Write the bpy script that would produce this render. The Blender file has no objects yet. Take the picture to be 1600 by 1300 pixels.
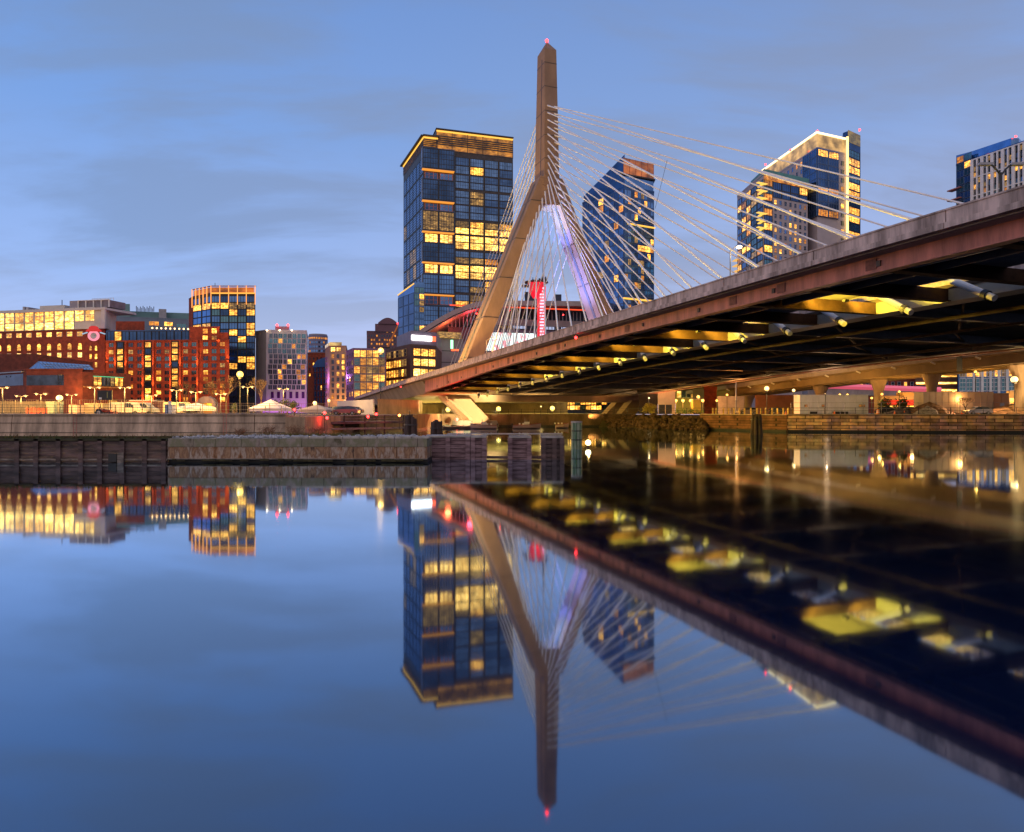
import bpy, math, random
from mathutils import Vector as V, Matrix
R=math.radians
scene=bpy.context.scene
# ---------------- camera ----------------
F=1600*24/36.0; CH=3.8; HY=643.0
cd=bpy.data.cameras.new("camera"); cam=bpy.data.objects.new("camera",cd); scene.collection.objects.link(cam)
cd.sensor_width=36; cd.lens=24; cd.clip_start=0.5; cd.clip_end=6000
cam.location=(0,0,CH); cam.rotation_euler=(R(90),0,0); cd.shift_y=(HY-650)/1600.0
scene.camera=cam
# ---------------- world: dusk sky ----------------
W=bpy.data.worlds.new("World"); scene.world=W; W.use_nodes=True
nt=W.node_tree; N=nt.nodes; L=nt.links
for n in list(N): N.remove(n)
def nd(t,**k):
    n=N.new(t)
    for a,b in k.items():
        if a in n.inputs.keys(): n.inputs[a].default_value=b
        else: setattr(n,a,b)
    return n
out=nd('ShaderNodeOutputWorld'); bg=nd('ShaderNodeBackground'); L.new(bg.outputs[0],out.inputs[0])
sky=nd('ShaderNodeTexSky'); sky.sky_type='NISHITA'; sky.sun_disc=False; sky.sun_elevation=R(2); sky.sun_rotation=R(60)
tc=nd('ShaderNodeTexCoord'); sep=nd('ShaderNodeSeparateXYZ'); L.new(tc.outputs['Generated'],sep.inputs[0])
def ramp(stops,interp='LINEAR'):
    r=N.new('ShaderNodeValToRGB'); cr=r.color_ramp; cr.interpolation=interp
    while len(cr.elements)<len(stops): cr.elements.new(0.5)
    for e,(p,c) in zip(cr.elements,stops): e.position=p; e.color=(*c,1) if len(c)==3 else c
    return r
grad=ramp([(0.0,(.66,.60,.78)),(0.07,(.55,.59,.86)),(0.18,(.38,.50,.84)),(0.36,(.235,.38,.73)),(0.6,(.15,.28,.62)),(1,(.12,.22,.48))])
L.new(sep.outputs[2],grad.inputs[0])
# cloud sheet: project direction on a plane -> streaky noise
mx=nd('ShaderNodeMath',operation='MAXIMUM'); mx.inputs[1].default_value=0.0; L.new(sep.outputs[2],mx.inputs[0])
ad=nd('ShaderNodeMath',operation='ADD'); ad.inputs[1].default_value=0.22; L.new(mx.outputs[0],ad.inputs[0])
dv=nd('ShaderNodeVectorMath',operation='DIVIDE'); L.new(tc.outputs['Generated'],dv.inputs[0])
cb=nd('ShaderNodeCombineXYZ'); 
for i in range(3): L.new(ad.outputs[0],cb.inputs[i])
L.new(cb.outputs[0],dv.inputs[1])
mp=nd('ShaderNodeMapping'); mp.inputs['Scale'].default_value=(0.55,1.5,1.9); mp.inputs['Location'].default_value=(3.1,1.7,0.4); mp.inputs['Rotation'].default_value=(0,0,R(9)); L.new(dv.outputs[0],mp.inputs[0])
nz=nd('ShaderNodeTexNoise'); nz.inputs['Scale'].default_value=1.9; nz.inputs['Detail'].default_value=8; nz.inputs['Roughness'].default_value=.55; nz.inputs['Distortion'].default_value=.35; L.new(mp.outputs[0],nz.inputs['Vector'])
cf=ramp([(0.40,(0,0,0)),(0.60,(1,1,1))],'EASE'); L.new(nz.outputs[0],cf.inputs[0])
# cloud colour: grey blue aloft, pinkish white low down
cc=ramp([(0.0,(.64,.56,.72)),(0.09,(.46,.51,.74)),(0.22,(.28,.37,.61)),(0.5,(.21,.30,.52)),(1,(.12,.19,.38))]); L.new(sep.outputs[2],cc.inputs[0])
mxc=nd('ShaderNodeMixRGB'); L.new(cf.outputs[0],mxc.inputs[0]); L.new(grad.outputs[0],mxc.inputs[1]); L.new(cc.outputs[0],mxc.inputs[2])
az=ramp([(0.25,(.86,.99,1.08)),(0.5,(1,1,1)),(0.75,(1.04,.99,.97))]); ma=nd('ShaderNodeMath',operation='MULTIPLY_ADD'); ma.inputs[1].default_value=.5; ma.inputs[2].default_value=.5; L.new(sep.outputs[0],ma.inputs[0]); L.new(ma.outputs[0],az.inputs[0])
mz=nd('ShaderNodeMixRGB',blend_type='MULTIPLY'); mz.inputs[0].default_value=1; L.new(mxc.outputs[0],mz.inputs[1]); L.new(az.outputs[0],mz.inputs[2])
# unseen warm sky added behind the camera to light the faces toward it
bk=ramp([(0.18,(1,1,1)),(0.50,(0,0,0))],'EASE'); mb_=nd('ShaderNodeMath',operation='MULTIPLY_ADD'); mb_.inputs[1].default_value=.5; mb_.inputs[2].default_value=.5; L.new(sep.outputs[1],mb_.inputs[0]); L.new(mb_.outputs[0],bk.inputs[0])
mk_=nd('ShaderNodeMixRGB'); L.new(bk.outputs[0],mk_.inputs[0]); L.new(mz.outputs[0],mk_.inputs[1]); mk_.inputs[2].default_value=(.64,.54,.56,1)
# nishita contribution
sc=nd('ShaderNodeMixRGB',blend_type='MULTIPLY'); sc.inputs[0].default_value=1; sc.inputs[2].default_value=(.10,.10,.10,1); L.new(sky.outputs[0],sc.inputs[1])
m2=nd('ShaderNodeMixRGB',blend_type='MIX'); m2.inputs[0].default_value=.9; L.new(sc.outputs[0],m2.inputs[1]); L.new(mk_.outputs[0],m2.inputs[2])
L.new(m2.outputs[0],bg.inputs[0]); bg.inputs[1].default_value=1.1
# weak soft afterglow sun
sd=bpy.data.lights.new('sun','SUN'); sd.energy=.18; sd.angle=R(14); sd.color=(1,.75,.6); so=bpy.data.objects.new('sun',sd); scene.collection.objects.link(so)
so.rotation_euler=(R(76),0,R(-62))
scene.view_settings.view_transform='Standard'; scene.view_settings.look='None'; scene.view_settings.exposure=0; scene.view_settings.gamma=1
scene.render.engine='CYCLES'; scene.cycles.max_bounces=6; scene.cycles.glossy_bounces=4; scene.cycles.diffuse_bounces=2
scene.cycles.sample_clamp_indirect=4; scene.cycles.sample_clamp_direct=9; scene.cycles.caustics_reflective=False; scene.cycles.caustics_refractive=False
# ---------------- materials ----------------
_m={}
def mat(name,col,rough=.7,metal=0,var=.12,scale=1.0,streak=1.0,col2=None,bump=0,emit=None,es=0,spec=None):
    if name in _m: return _m[name]
    m=bpy.data.materials.new(name); m.use_nodes=True; t=m.node_tree; b=t.nodes['Principled BSDF']
    b.inputs['Roughness'].default_value=rough; b.inputs['Metallic'].default_value=metal
    if spec is not None: b.inputs['Specular IOR Level'].default_value=spec
    if var>0 or col2:
        g=t.nodes.new('ShaderNodeNewGeometry'); mpn=t.nodes.new('ShaderNodeMapping'); mpn.inputs['Scale'].default_value=(scale,scale,scale*streak)
        t.links.new(g.outputs['Position'],mpn.inputs[0]); n=t.nodes.new('ShaderNodeTexNoise'); n.inputs['Scale'].default_value=1; n.inputs['Detail'].default_value=6; n.inputs['Roughness'].default_value=.65
        t.links.new(mpn.outputs[0],n.inputs['Vector'])
        r=t.nodes.new('ShaderNodeValToRGB'); c1=[c*(1-var) for c in col]; c2=col2 or [min(1,c*(1+var)) for c in col]
        r.color_ramp.elements[0].position=.36; r.color_ramp.elements[1].position=.64
        r.color_ramp.elements[0].color=(*c1,1); r.color_ramp.elements[1].color=(*c2,1)
        t.links.new(n.outputs[0],r.inputs[0]); t.links.new(r.outputs[0],b.inputs['Base Color'])
        if bump:
            bm_=t.nodes.new('ShaderNodeBump'); bm_.inputs['Strength'].default_value=bump; bm_.inputs['Distance'].default_value=.1
            t.links.new(n.outputs[0],bm_.inputs['Height']); t.links.new(bm_.outputs[0],b.inputs['Normal'])
    else: b.inputs['Base Color'].default_value=(*col,1)
    if emit:
        b.inputs['Emission Color'].default_value=(*emit,1); b.inputs['Emission Strength'].default_value=es
        m.cycles.emission_sampling='NONE'
    _m[name]=m; return m
def brick(name,c1,c2,mortar,sc=1.0,bw=.5,rh=.25,rough=.85,ms=.015,noise=.35,hues=None):
    """brick courses laid in world space (x+y runs along any wall)"""
    m=bpy.data.materials.new(name); m.use_nodes=True; t=m.node_tree; b=t.nodes['Principled BSDF']; b.inputs['Roughness'].default_value=rough
    g=t.nodes.new('ShaderNodeNewGeometry'); s=t.nodes.new('ShaderNodeSeparateXYZ'); t.links.new(g.outputs['Position'],s.inputs[0])
    a=t.nodes.new('ShaderNodeMath'); a.operation='ADD'; t.links.new(s.outputs[0],a.inputs[0]); t.links.new(s.outputs[1],a.inputs[1])
    c=t.nodes.new('ShaderNodeCombineXYZ'); t.links.new(a.outputs[0],c.inputs[0]); t.links.new(s.outputs[2],c.inputs[1])
    br=t.nodes.new('ShaderNodeTexBrick'); t.links.new(c.outputs[0],br.inputs[0])
    br.inputs['Scale'].default_value=sc; br.inputs['Brick Width'].default_value=bw; br.inputs['Row Height'].default_value=rh; br.inputs['Mortar Size'].default_value=ms
    br.inputs['Color1'].default_value=(*c1,1); br.inputs['Color2'].default_value=(*c2,1); br.inputs['Mortar'].default_value=(*mortar,1)
    n=t.nodes.new('ShaderNodeTexNoise'); n.inputs['Scale'].default_value=.8; n.inputs['Detail'].default_value=7; t.links.new(g.outputs['Position'],n.inputs['Vector'])
    mr=t.nodes.new('ShaderNodeMapRange'); mr.inputs[1].default_value=.3; mr.inputs[2].default_value=.7; mr.inputs[3].default_value=1-noise; mr.inputs[4].default_value=1+noise; t.links.new(n.outputs[0],mr.inputs[0])
    mu=t.nodes.new('ShaderNodeVectorMath'); mu.operation='SCALE'; t.links.new(br.outputs[0],mu.inputs[0]); t.links.new(mr.outputs[0],mu.inputs['Scale'])
    if hues:
        n3=t.nodes.new('ShaderNodeTexNoise'); n3.inputs['Scale'].default_value=.35; n3.inputs['Detail'].default_value=3; t.links.new(g.outputs['Position'],n3.inputs['Vector']); r3=t.nodes.new('ShaderNodeValToRGB'); e=r3.color_ramp.elements
        while len(e)<len(hues): e.new(.5)
        for k,(q,h) in enumerate(zip(e,hues)): q.position=.3+.4*k/(len(hues)-1); q.color=(*h,1)
        t.links.new(n3.outputs[0],r3.inputs[0]); m3=t.nodes.new('ShaderNodeVectorMath'); m3.operation='MULTIPLY'; t.links.new(mu.outputs[0],m3.inputs[0]); t.links.new(r3.outputs[0],m3.inputs[1]); t.links.new(m3.outputs[0],b.inputs['Base Color'])
    else: t.links.new(mu.outputs[0],b.inputs['Base Color'])
    bu=t.nodes.new('ShaderNodeBump'); bu.inputs['Strength'].default_value=.4; bu.inputs['Distance'].default_value=.05; bu.invert=True; t.links.new(br.outputs['Fac'],bu.inputs['Height']); t.links.new(bu.outputs[0],b.inputs['Normal'])
    _m[name]=m; return m
def stained(name,cols,scale=1.0,streak=.2,rough=.85,bump=.5):
    m=mat(name,cols[0],rough,0,.2,scale,streak,bump=bump); r=[n for n in m.node_tree.nodes if n.type=='VALTORGB'][0].color_ramp
    while len(r.elements)<len(cols): r.elements.new(.5)
    for k,(e,c) in enumerate(zip(r.elements,cols)): e.position=.32+.36*k/(len(cols)-1); e.color=(*c,1)
    return m
def litmat(name,dim,bright,st,cell=.9,spots=.55):
    """a lit room seen through glass: ceiling glow, furniture and partitions, varying by room"""
    m=bpy.data.materials.new(name); m.use_nodes=True; t=m.node_tree; b=t.nodes['Principled BSDF']; b.inputs['Roughness'].default_value=.15; b.inputs['Base Color'].default_value=(.05,.05,.05,1)
    g=t.nodes.new('ShaderNodeNewGeometry'); mp_=t.nodes.new('ShaderNodeMapping'); mp_.inputs['Scale'].default_value=(cell*.7,cell*.7,cell*2.2); t.links.new(g.outputs['Position'],mp_.inputs[0])
    v=t.nodes.new('ShaderNodeTexNoise'); v.inputs['Scale'].default_value=1; v.inputs['Detail'].default_value=5; v.inputs['Roughness'].default_value=.75; t.links.new(mp_.outputs[0],v.inputs['Vector'])
    oi=t.nodes.new('ShaderNodeObjectInfo')
    r=t.nodes.new('ShaderNodeValToRGB'); e=r.color_ramp.elements; e[0].position=.36; e[0].color=(*[c*.35 for c in dim],1); e[1].position=spots+.1; e[1].color=(*bright,1)
    k=e.new((.36+spots)/2); k.color=(*dim,1)
    t.links.new(v.outputs[0],r.inputs[0]); n2=t.nodes.new('ShaderNodeTexNoise'); n2.inputs['Scale'].default_value=.22; n2.inputs['Detail'].default_value=2; t.links.new(g.outputs['Position'],n2.inputs['Vector'])
    mr2=t.nodes.new('ShaderNodeMapRange'); mr2.inputs[1].default_value=.35; mr2.inputs[2].default_value=.65; mr2.inputs[3].default_value=.45; mr2.inputs[4].default_value=1.5; t.links.new(n2.outputs[0],mr2.inputs[0])
    vs=t.nodes.new('ShaderNodeVectorMath'); vs.operation='SCALE'; t.links.new(r.outputs[0],vs.inputs[0]); t.links.new(mr2.outputs[0],vs.inputs['Scale']); t.links.new(vs.outputs[0],b.inputs['Emission Color'])
    mr=t.nodes.new('ShaderNodeMapRange'); mr.inputs[3].default_value=.55*st; mr.inputs[4].default_value=1.25*st; t.links.new(oi.outputs['Random'],mr.inputs[0]); t.links.new(mr.outputs[0],b.inputs['Emission Strength'])
    m.cycles.emission_sampling='NONE'; _m[name]=m; return m
def glow(name,col,s):
    m=mat(name,(.02,.02,.02),.5,0,0,emit=col,es=s); return m
CONC=mat('concrete',(.30,.27,.26),.85,0,.3,.35,.35,bump=.3)
PARA=mat('parapet_concrete',(.46,.36,.33),.85,0,.5,1.3,.14,bump=.4)
PYL=mat('pylon_concrete',(.29,.18,.12),.8,0,.14,.3,.4,bump=.15)
RUST=mat('red_brown_steel',(.46,.17,.13),.5,.1,.35,1.2,.15)
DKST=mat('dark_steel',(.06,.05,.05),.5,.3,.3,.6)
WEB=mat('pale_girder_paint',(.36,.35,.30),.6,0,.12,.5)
WHITE=mat('white_paint',(.75,.74,.72),.5,0,.06,.5)
CABLE=mat('cable_sheath',(.86,.84,.88),.4,0,.04,.5)
BLACK=mat('black_paint',(.02,.02,.022),.5,0,.2)
ASPH=mat('asphalt',(.055,.05,.05),.9,0,.25,.6,bump=.2)
GREYM=mat('grey_metal',(.30,.30,.33),.45,.5,.1,.5)
GLASSB=mat('blue_glass',(.10,.22,.46),.07,.85,.25,.12)
GLASSD=mat('dark_blue_glass',(.045,.10,.22),.08,.8,.35,.12)
GLASST=mat('teal_glass',(.10,.22,.27),.1,.8,.3,.15)
GLASSN=mat('night_window',(.05,.075,.12),.12,.6,.4,.5)
LIT1=litmat('lit_room_warm',(.95,.30,.02),(2.8,1.45,.24),1.4)
LIT2=litmat('lit_room_amber',(.62,.17,.01),(1.5,.58,.06),.9)
LIT3=litmat('lit_room_bright',(1.5,.62,.06),(3.8,2.3,.6),1.6,.8)
LIT4=litmat('lit_room_dim',(.18,.09,.03),(.9,.48,.10),.9)
RED=glow('red_lamp',(1,.02,.02),14)
def lampm(col,s): return glow('lamp_%d_%d_%d_%d'%(col[0]*99,col[1]*99,col[2]*99,s),col,s)
# ---------------- mesh builder ----------------
class MB:
    def __init__(s): s.v=[]; s.f=[]; s.m=[]
    def quad(s,a,b,c,d,m=0):
        i=len(s.v); s.v+= [tuple(a),tuple(b),tuple(c),tuple(d)]; s.f.append((i,i+1,i+2,i+3)); s.m.append(m); return s
    def poly(s,pts,m=0):
        i=len(s.v); s.v+=[tuple(p) for p in pts]; s.f.append(tuple(range(i,i+len(pts)))); s.m.append(m); return s
    def hexa(s,p,m=0):   # 8 points: bottom 4, top 4
        i=len(s.v); s.v+=[tuple(q) for q in p]
        for q in ((0,3,2,1),(4,5,6,7),(0,1,5,4),(1,2,6,5),(2,3,7,6),(3,0,4,7)): s.f.append(tuple(i+k for k in q)); s.m.append(m)
        return s
    def box(s,c,d,m=0,rz=0):
        x,y,z=[k/2 for k in d]; cs,sn=math.cos(rz),math.sin(rz)
        P=[]
        for zz in (-z,z):
            for (a,b) in ((-x,-y),(x,-y),(x,y),(-x,y)): P.append((c[0]+a*cs-b*sn,c[1]+a*sn+b*cs,c[2]+zz))
        return s.hexa(P,m)
    def prism(s,pts,z0,z1,m=0,mt=None):
        n=len(pts); i=len(s.v); s.v+=[(p[0],p[1],z0) for p in pts]+[(p[0],p[1],(z1[k] if isinstance(z1,(list,tuple)) else z1)) for k,p in enumerate(pts)]
        s.f.append(tuple(i+k for k in range(n))[::-1]); s.m.append(m); s.f.append(tuple(i+n+k for k in range(n))); s.m.append(m if mt is None else mt)
        for k in range(n): s.f.append((i+k,i+(k+1)%n,i+n+(k+1)%n,i+n+k)); s.m.append(m)
        return s
    def tube(s,a,b,r,r2=None,n=8,m=0):
        a=V(a); b=V(b); r2=r if r2 is None else r2; d=(b-a); 
        if d.length<1e-6: return s
        d.normalize(); up=V((0,0,1)) if abs(d.z)<.95 else V((1,0,0)); x=d.cross(up).normalized(); y=d.cross(x)
        i=len(s.v)
        for (p,q) in ((a,r),(b,r2)):
            for k in range(n): t=2*math.pi*k/n; s.v.append(tuple(p+x*math.cos(t)*q+y*math.sin(t)*q))
        for k in range(n): s.f.append((i+k,i+(k+1)%n,i+n+(k+1)%n,i+n+k)); s.m.append(m)
        s.f.append(tuple(i+k for k in range(n))[::-1]); s.m.append(m); s.f.append(tuple(i+n+k for k in range(n))); s.m.append(m); return s
    def sphere(s,c,r,n=10,k=6,m=0,sz=1):
        i=len(s.v); s.v.append((c[0],c[1],c[2]-r*sz))
        for j in range(1,k):
            a=-math.pi/2+math.pi*j/k
            for q in range(n): t=2*math.pi*q/n; s.v.append((c[0]+r*math.cos(a)*math.cos(t),c[1]+r*math.cos(a)*math.sin(t),c[2]+r*sz*math.sin(a)))
        s.v.append((c[0],c[1],c[2]+r*sz)); e=len(s.v)-1
        for q in range(n):
            s.f.append((i,i+1+(q+1)%n,i+1+q)); s.m.append(m); s.f.append((e,e-n+q,e-n+(q+1)%n)); s.m.append(m)
        for j in range(k-2):
            for q in range(n): a=i+1+j*n; s.f.append((a+q,a+(q+1)%n,a+n+(q+1)%n,a+n+q)); s.m.append(m)
        return s
    def loft(s,rings,m=0,cap=True,closed=True):
        n=len(rings[0]); i=len(s.v)
        for r in rings: s.v+=[tuple(p) for p in r]
        for j in range(len(rings)-1):
            for q in range(n if closed else n-1): a=i+j*n; s.f.append((a+q,a+(q+1)%n,a+n+(q+1)%n,a+n+q)); s.m.append(m)
        if cap: s.f.append(tuple(i+k for k in range(n))[::-1]); s.m.append(m); e=i+(len(rings)-1)*n; s.f.append(tuple(e+k for k in range(n))); s.m.append(m)
        return s
    def build(s,name,mats,parent=None,smooth=False,loc=None):
        if not isinstance(mats,(list,tuple)): mats=[mats]
        o3=V(loc) if loc is not None else (parent.matrix_world.translation.copy() if parent else V((0,0,0)))
        if parent is not None: o3=WL[parent.name]
        me=bpy.data.meshes.new(name); me.from_pydata([(x-o3.x,y-o3.y,z-o3.z) for x,y,z in s.v],[],s.f)
        for q in mats: me.materials.append(q)
        me.polygons.foreach_set('material_index',s.m)
        if smooth: me.polygons.foreach_set('use_smooth',[True]*len(s.f))
        me.update(); o=bpy.data.objects.new(name,me); scene.collection.objects.link(o)
        WL[o.name]=V(o3)
        if parent: o.parent=parent
        else: o.location=o3
        return o
WL={}   # world location of every object by name
def tag(o,label,cat,group=None):
    o['label']=label; o['category']=cat
    if group: o['group']=group
    return o
def thing(name,label,cat,loc,group=None):
    o=bpy.data.objects.new(name,None); scene.collection.objects.link(o); o.location=loc; o.empty_display_size=.5
    WL[o.name]=V(loc); return tag(o,label,cat,group)
def struct(o,kind='structure'): o['kind']=kind; return o
def P(px,D,py=None):
    x=(px-800)/F*D
    return (x,D) if py is None else (x,D,CH+(HY-py)/F*D)
def Z(py,D): return CH+(HY-py)/F*D
def light(name,kind,loc,parent,power,col,size=.3,aim=None,cone=None,blend=.5):
    d=bpy.data.lights.new(name,kind); d.energy=power; d.color=col; d.shadow_soft_size=size
    o=bpy.data.objects.new(name,d); scene.collection.objects.link(o); lo=V(loc)
    if parent: o.parent=parent; o.location=lo-WL[parent.name]
    else: o.location=lo
    if kind=='SPOT':
        d.spot_size=R(cone); d.spot_blend=blend; o.rotation_euler=(V(aim)-lo).to_track_quat('-Z','Y').to_euler()
    return o
# ---------------- building helpers ----------------
class Fr:
    def __init__(s,a,b):
        s.a=V(a[:2]); s.b=V(b[:2]); d=s.b-s.a; s.L=d.length; s.u=d/s.L; s.n=V((s.u.y,-s.u.x)); s.rz=math.atan2(s.u.y,s.u.x)
    def pt(s,t,z,d=0): return (s.a.x+s.u.x*t+s.n.x*d, s.a.y+s.u.y*t+s.n.y*d, z)
    def box(s,mb,t0,t1,z0,z1,d0,d1,m=0):
        return mb.hexa([s.pt(t0,z0,d1),s.pt(t1,z0,d1),s.pt(t1,z0,d0),s.pt(t0,z0,d0),s.pt(t0,z1,d1),s.pt(t1,z1,d1),s.pt(t1,z1,d0),s.pt(t0,z1,d0)],m)
_wm={}
def wmesh(kind,fm,pm,nx=1,nz=1):
    key=(kind,fm.name,pm.name,nx,nz)
    if key in _wm: return _wm[key]
    mb=MB()
    if kind=='arch':
        pts=[(-.5,-.5),(.5,-.5),(.5,.15)]+[(.5*math.cos(t),.15+.35*math.sin(t)) for t in [math.pi*k/8 for k in range(1,8)]]+[(-.5,.15)]
        mb.poly([(x,-.05,z) for x,z in pts],1)
        n=len(pts)
        for k in range(n):
            (x,z),(X,Zz)=pts[k],pts[(k+1)%n]; mb.quad((x*1.08,-.14,z*1.06),(X*1.08,-.14,Zz*1.06),(X*.9,-.14,Zz*.93),(x*.9,-.14,z*.93),0)
            mb.quad((x*.9,-.14,z*.93),(X*.9,-.14,Zz*.93),(X*.9,-.05,Zz*.93),(x*.9,-.05,z*.93),0)
            mb.quad((x*1.08,-.14,z*1.06),(X*1.08,-.14,Zz*1.06),(X*1.08,.0,Zz*1.06),(x*1.08,.0,z*1.06),0)
    else:
        mb.quad((-.5,-.03,-.5),(.5,-.03,-.5),(.5,-.03,.5),(-.5,-.03,.5),1)
        f=.05
        def bar(x0,x1,z0,z1,y=-.13): mb.hexa([(x0,y,z0),(x1,y,z0),(x1,0,z0),(x0,0,z0),(x0,y,z1),(x1,y,z1),(x1,0,z1),(x0,0,z1)],0)
        bar(-.5,-.5+f,-.5,.5); bar(.5-f,.5,-.5,.5); bar(-.5+f,.5-f,-.5,-.5+f); bar(-.5+f,.5-f,.5-f,.5)
        w=.018 if nx<4 else .012
        for k in range(1,nx): x=-.5+k/nx; bar(x-w,x+w,-.5+f,.5-f,-.09)
        for k in range(1,nz): z=-.5+k/nz; bar(-.5+f,.5-f,z-w,z+w,-.075)
    me=bpy.data.meshes.new('window'); me.from_pydata(mb.v,[],mb.f); me.materials.append(fm); me.materials.append(pm); me.polygons.foreach_set('material_index',mb.m); me.update()
    _wm[key]=me; return me
_cnt={}; _rest={}
def window(root,fr,s,z,w,h,pm,fm,kind='plain',nx=1,nz=1,d=0,name='window',cap=100):
    k=(root.name,name); _cnt[k]=_cnt.get(k,0)+1
    me=wmesh(kind,fm,pm,nx,nz)
    if _cnt[k]>cap:
        mb,mats=_rest.setdefault(k,(MB(),[])); b=V(fr.pt(s,z,d))
        for q in (fm,pm):
            if q not in mats: mats.append(q)
        idx=[mats.index(fm),mats.index(pm)]; i=len(mb.v)
        for v in me.vertices: mb.v.append((b.x+fr.u.x*v.co.x*w-fr.n.x*v.co.y, b.y+fr.u.y*v.co.x*w-fr.n.y*v.co.y, b.z+v.co.z*h))
        for p in me.polygons: mb.f.append(tuple(i+q for q in p.vertices)); mb.m.append(idx[p.material_index])
        return
    o=bpy.data.objects.new(name,me); scene.collection.objects.link(o); o.parent=root; o.location=V(fr.pt(s,z,d))-WL[root.name]; o.rotation_euler=(0,0,fr.rz); o.scale=(w,1,h); return o
def flush_rest():
    for (rn,name),(mb,mats) in _rest.items():
        o=mb.build(name,mats,bpy.data.objects[rn]); o['kind']='stuff'
def grid(root,fr,s0,s1,z0,z1,nc,nr,wf,hf,pick,fm,kind='plain',nx=1,nz=1,d=0,name='window'):
    cw=(s1-s0)/nc; rh=(z1-z0)/nr
    for r in range(nr):
        for c in range(nc):
            pm=pick(c,nr-1-r) if callable(pick) else pick
            if pm is None: continue
            window(root,fr,s0+cw*(c+.5),z0+rh*(r+.5),cw*wf,rh*hf,pm,fm,kind,nx,nz,d,name)
def rnd(seed,p,lits=(LIT1,LIT2,LIT4),dark=(GLASSN,)):
    g=random.Random(seed)
    return lambda c,r: g.choice(lits) if g.random()<p else g.choice(dark)
def building(name,label,pts,z0,z1,wm,group=None,roofm=None,cat='building',parapet=.8):
    c=(sum(p[0] for p in pts)/len(pts),sum(p[1] for p in pts)/len(pts),z0)
    t=thing(name,label,cat,c,group); MB().prism(pts,z0,z1).build('wall',wm,t)
    n=len(pts); q=[(c[0]+(p[0]-c[0])*.985,c[1]+(p[1]-c[1])*.985) for p in pts]
    zt=z1 if not isinstance(z1,(list,tuple)) else None
    if zt is not None:
        mb=MB()
        for k in range(n):
            fr=Fr(pts[k],pts[(k+1)%n]); fr.box(mb,0,fr.L,zt,zt+parapet,-.35,.12)
        mb.build('roof_parapet',roofm or wm,t)
    return t
def back(a,b,depth):  # footprint whose flanks run back from the front edge, splayed along the street grid
    k=1+depth/a[1]; q=1+depth/b[1]; return [tuple(a),tuple(b),(b[0]*q,b[1]*q),(a[0]*k,a[1]*k)]
# ================= water, ground, terraces =================
GZ=3.2
mw=bpy.data.materials.new('river_water'); mw.use_nodes=True; t=mw.node_tree; t.nodes.remove(t.nodes['Principled BSDF'])
gl=t.nodes.new('ShaderNodeBsdfGlossy'); gl.inputs['Roughness'].default_value=.03; gl.inputs['Color'].default_value=(.70,.85,1,1)
df=t.nodes.new('ShaderNodeBsdfDiffuse'); df.inputs['Color'].default_value=(.004,.012,.045,1)
fz=t.nodes.new('ShaderNodeFresnel'); fz.inputs['IOR'].default_value=2.0; mxs=t.nodes.new('ShaderNodeMixShader')
g=t.nodes.new('ShaderNodeNewGeometry'); mpp=t.nodes.new('ShaderNodeMapping'); mpp.inputs['Scale'].default_value=(.5,.9,1); t.links.new(g.outputs['Position'],mpp.inputs[0])
n1=t.nodes.new('ShaderNodeTexNoise'); n1.inputs['Scale'].default_value=.35; n1.inputs['Detail'].default_value=3; t.links.new(mpp.outputs[0],n1.inputs['Vector'])
bu=t.nodes.new('ShaderNodeBump'); bu.inputs['Strength'].default_value=.12; bu.inputs['Distance'].default_value=.02; t.links.new(n1.outputs[0],bu.inputs['Height'])
rn_=t.nodes.new('ShaderNodeTexNoise'); rn_.inputs['Scale'].default_value=.05; rn_.inputs['Detail'].default_value=4; t.links.new(mpp.outputs[0],rn_.inputs['Vector']); rm=t.nodes.new('ShaderNodeMapRange'); rm.inputs[1].default_value=.35; rm.inputs[2].default_value=.7; rm.inputs[3].default_value=.03; rm.inputs[4].default_value=.065; t.links.new(rn_.outputs[0],rm.inputs[0]); t.links.new(rm.outputs[0],gl.inputs['Roughness'])
for q in (gl,fz): t.links.new(bu.outputs[0],q.inputs['Normal'])
fm=t.nodes.new('ShaderNodeMath'); fm.operation='MULTIPLY'; fm.use_clamp=True; fm.inputs[1].default_value=1.9; t.links.new(fz.outputs[0],fm.inputs[0]); t.links.new(fm.outputs[0],mxs.inputs[0]); t.links.new(df.outputs[0],mxs.inputs[1]); t.links.new(gl.outputs[0],mxs.inputs[2]); t.links.new(mxs.outputs[0],t.nodes['Material Output'].inputs[0])
struct(MB().quad((-1200,-300,0),(1200,-300,0),(1200,300,0),(-1200,300,0)).build('water',mw))
shore=[(-900,90),P(445,90),P(450,104),P(560,112),P(640,132),P(690,172),P(960,172),P(1000,157),P(1100,142),P(1240,127),P(1620,121),(900,105)]
land=[(p[0],p[1],GZ) for p in shore]+[(5000,105,GZ),(5000,5000,GZ),(-5000,5000,GZ),(-5000,90,GZ)]
GRND=mat('ground_paving',(.16,.13,.11),.9,0,.3,.25,col2=(.22,.18,.14),bump=.3)
struct(MB().poly(land).build('ground',GRND))
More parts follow.
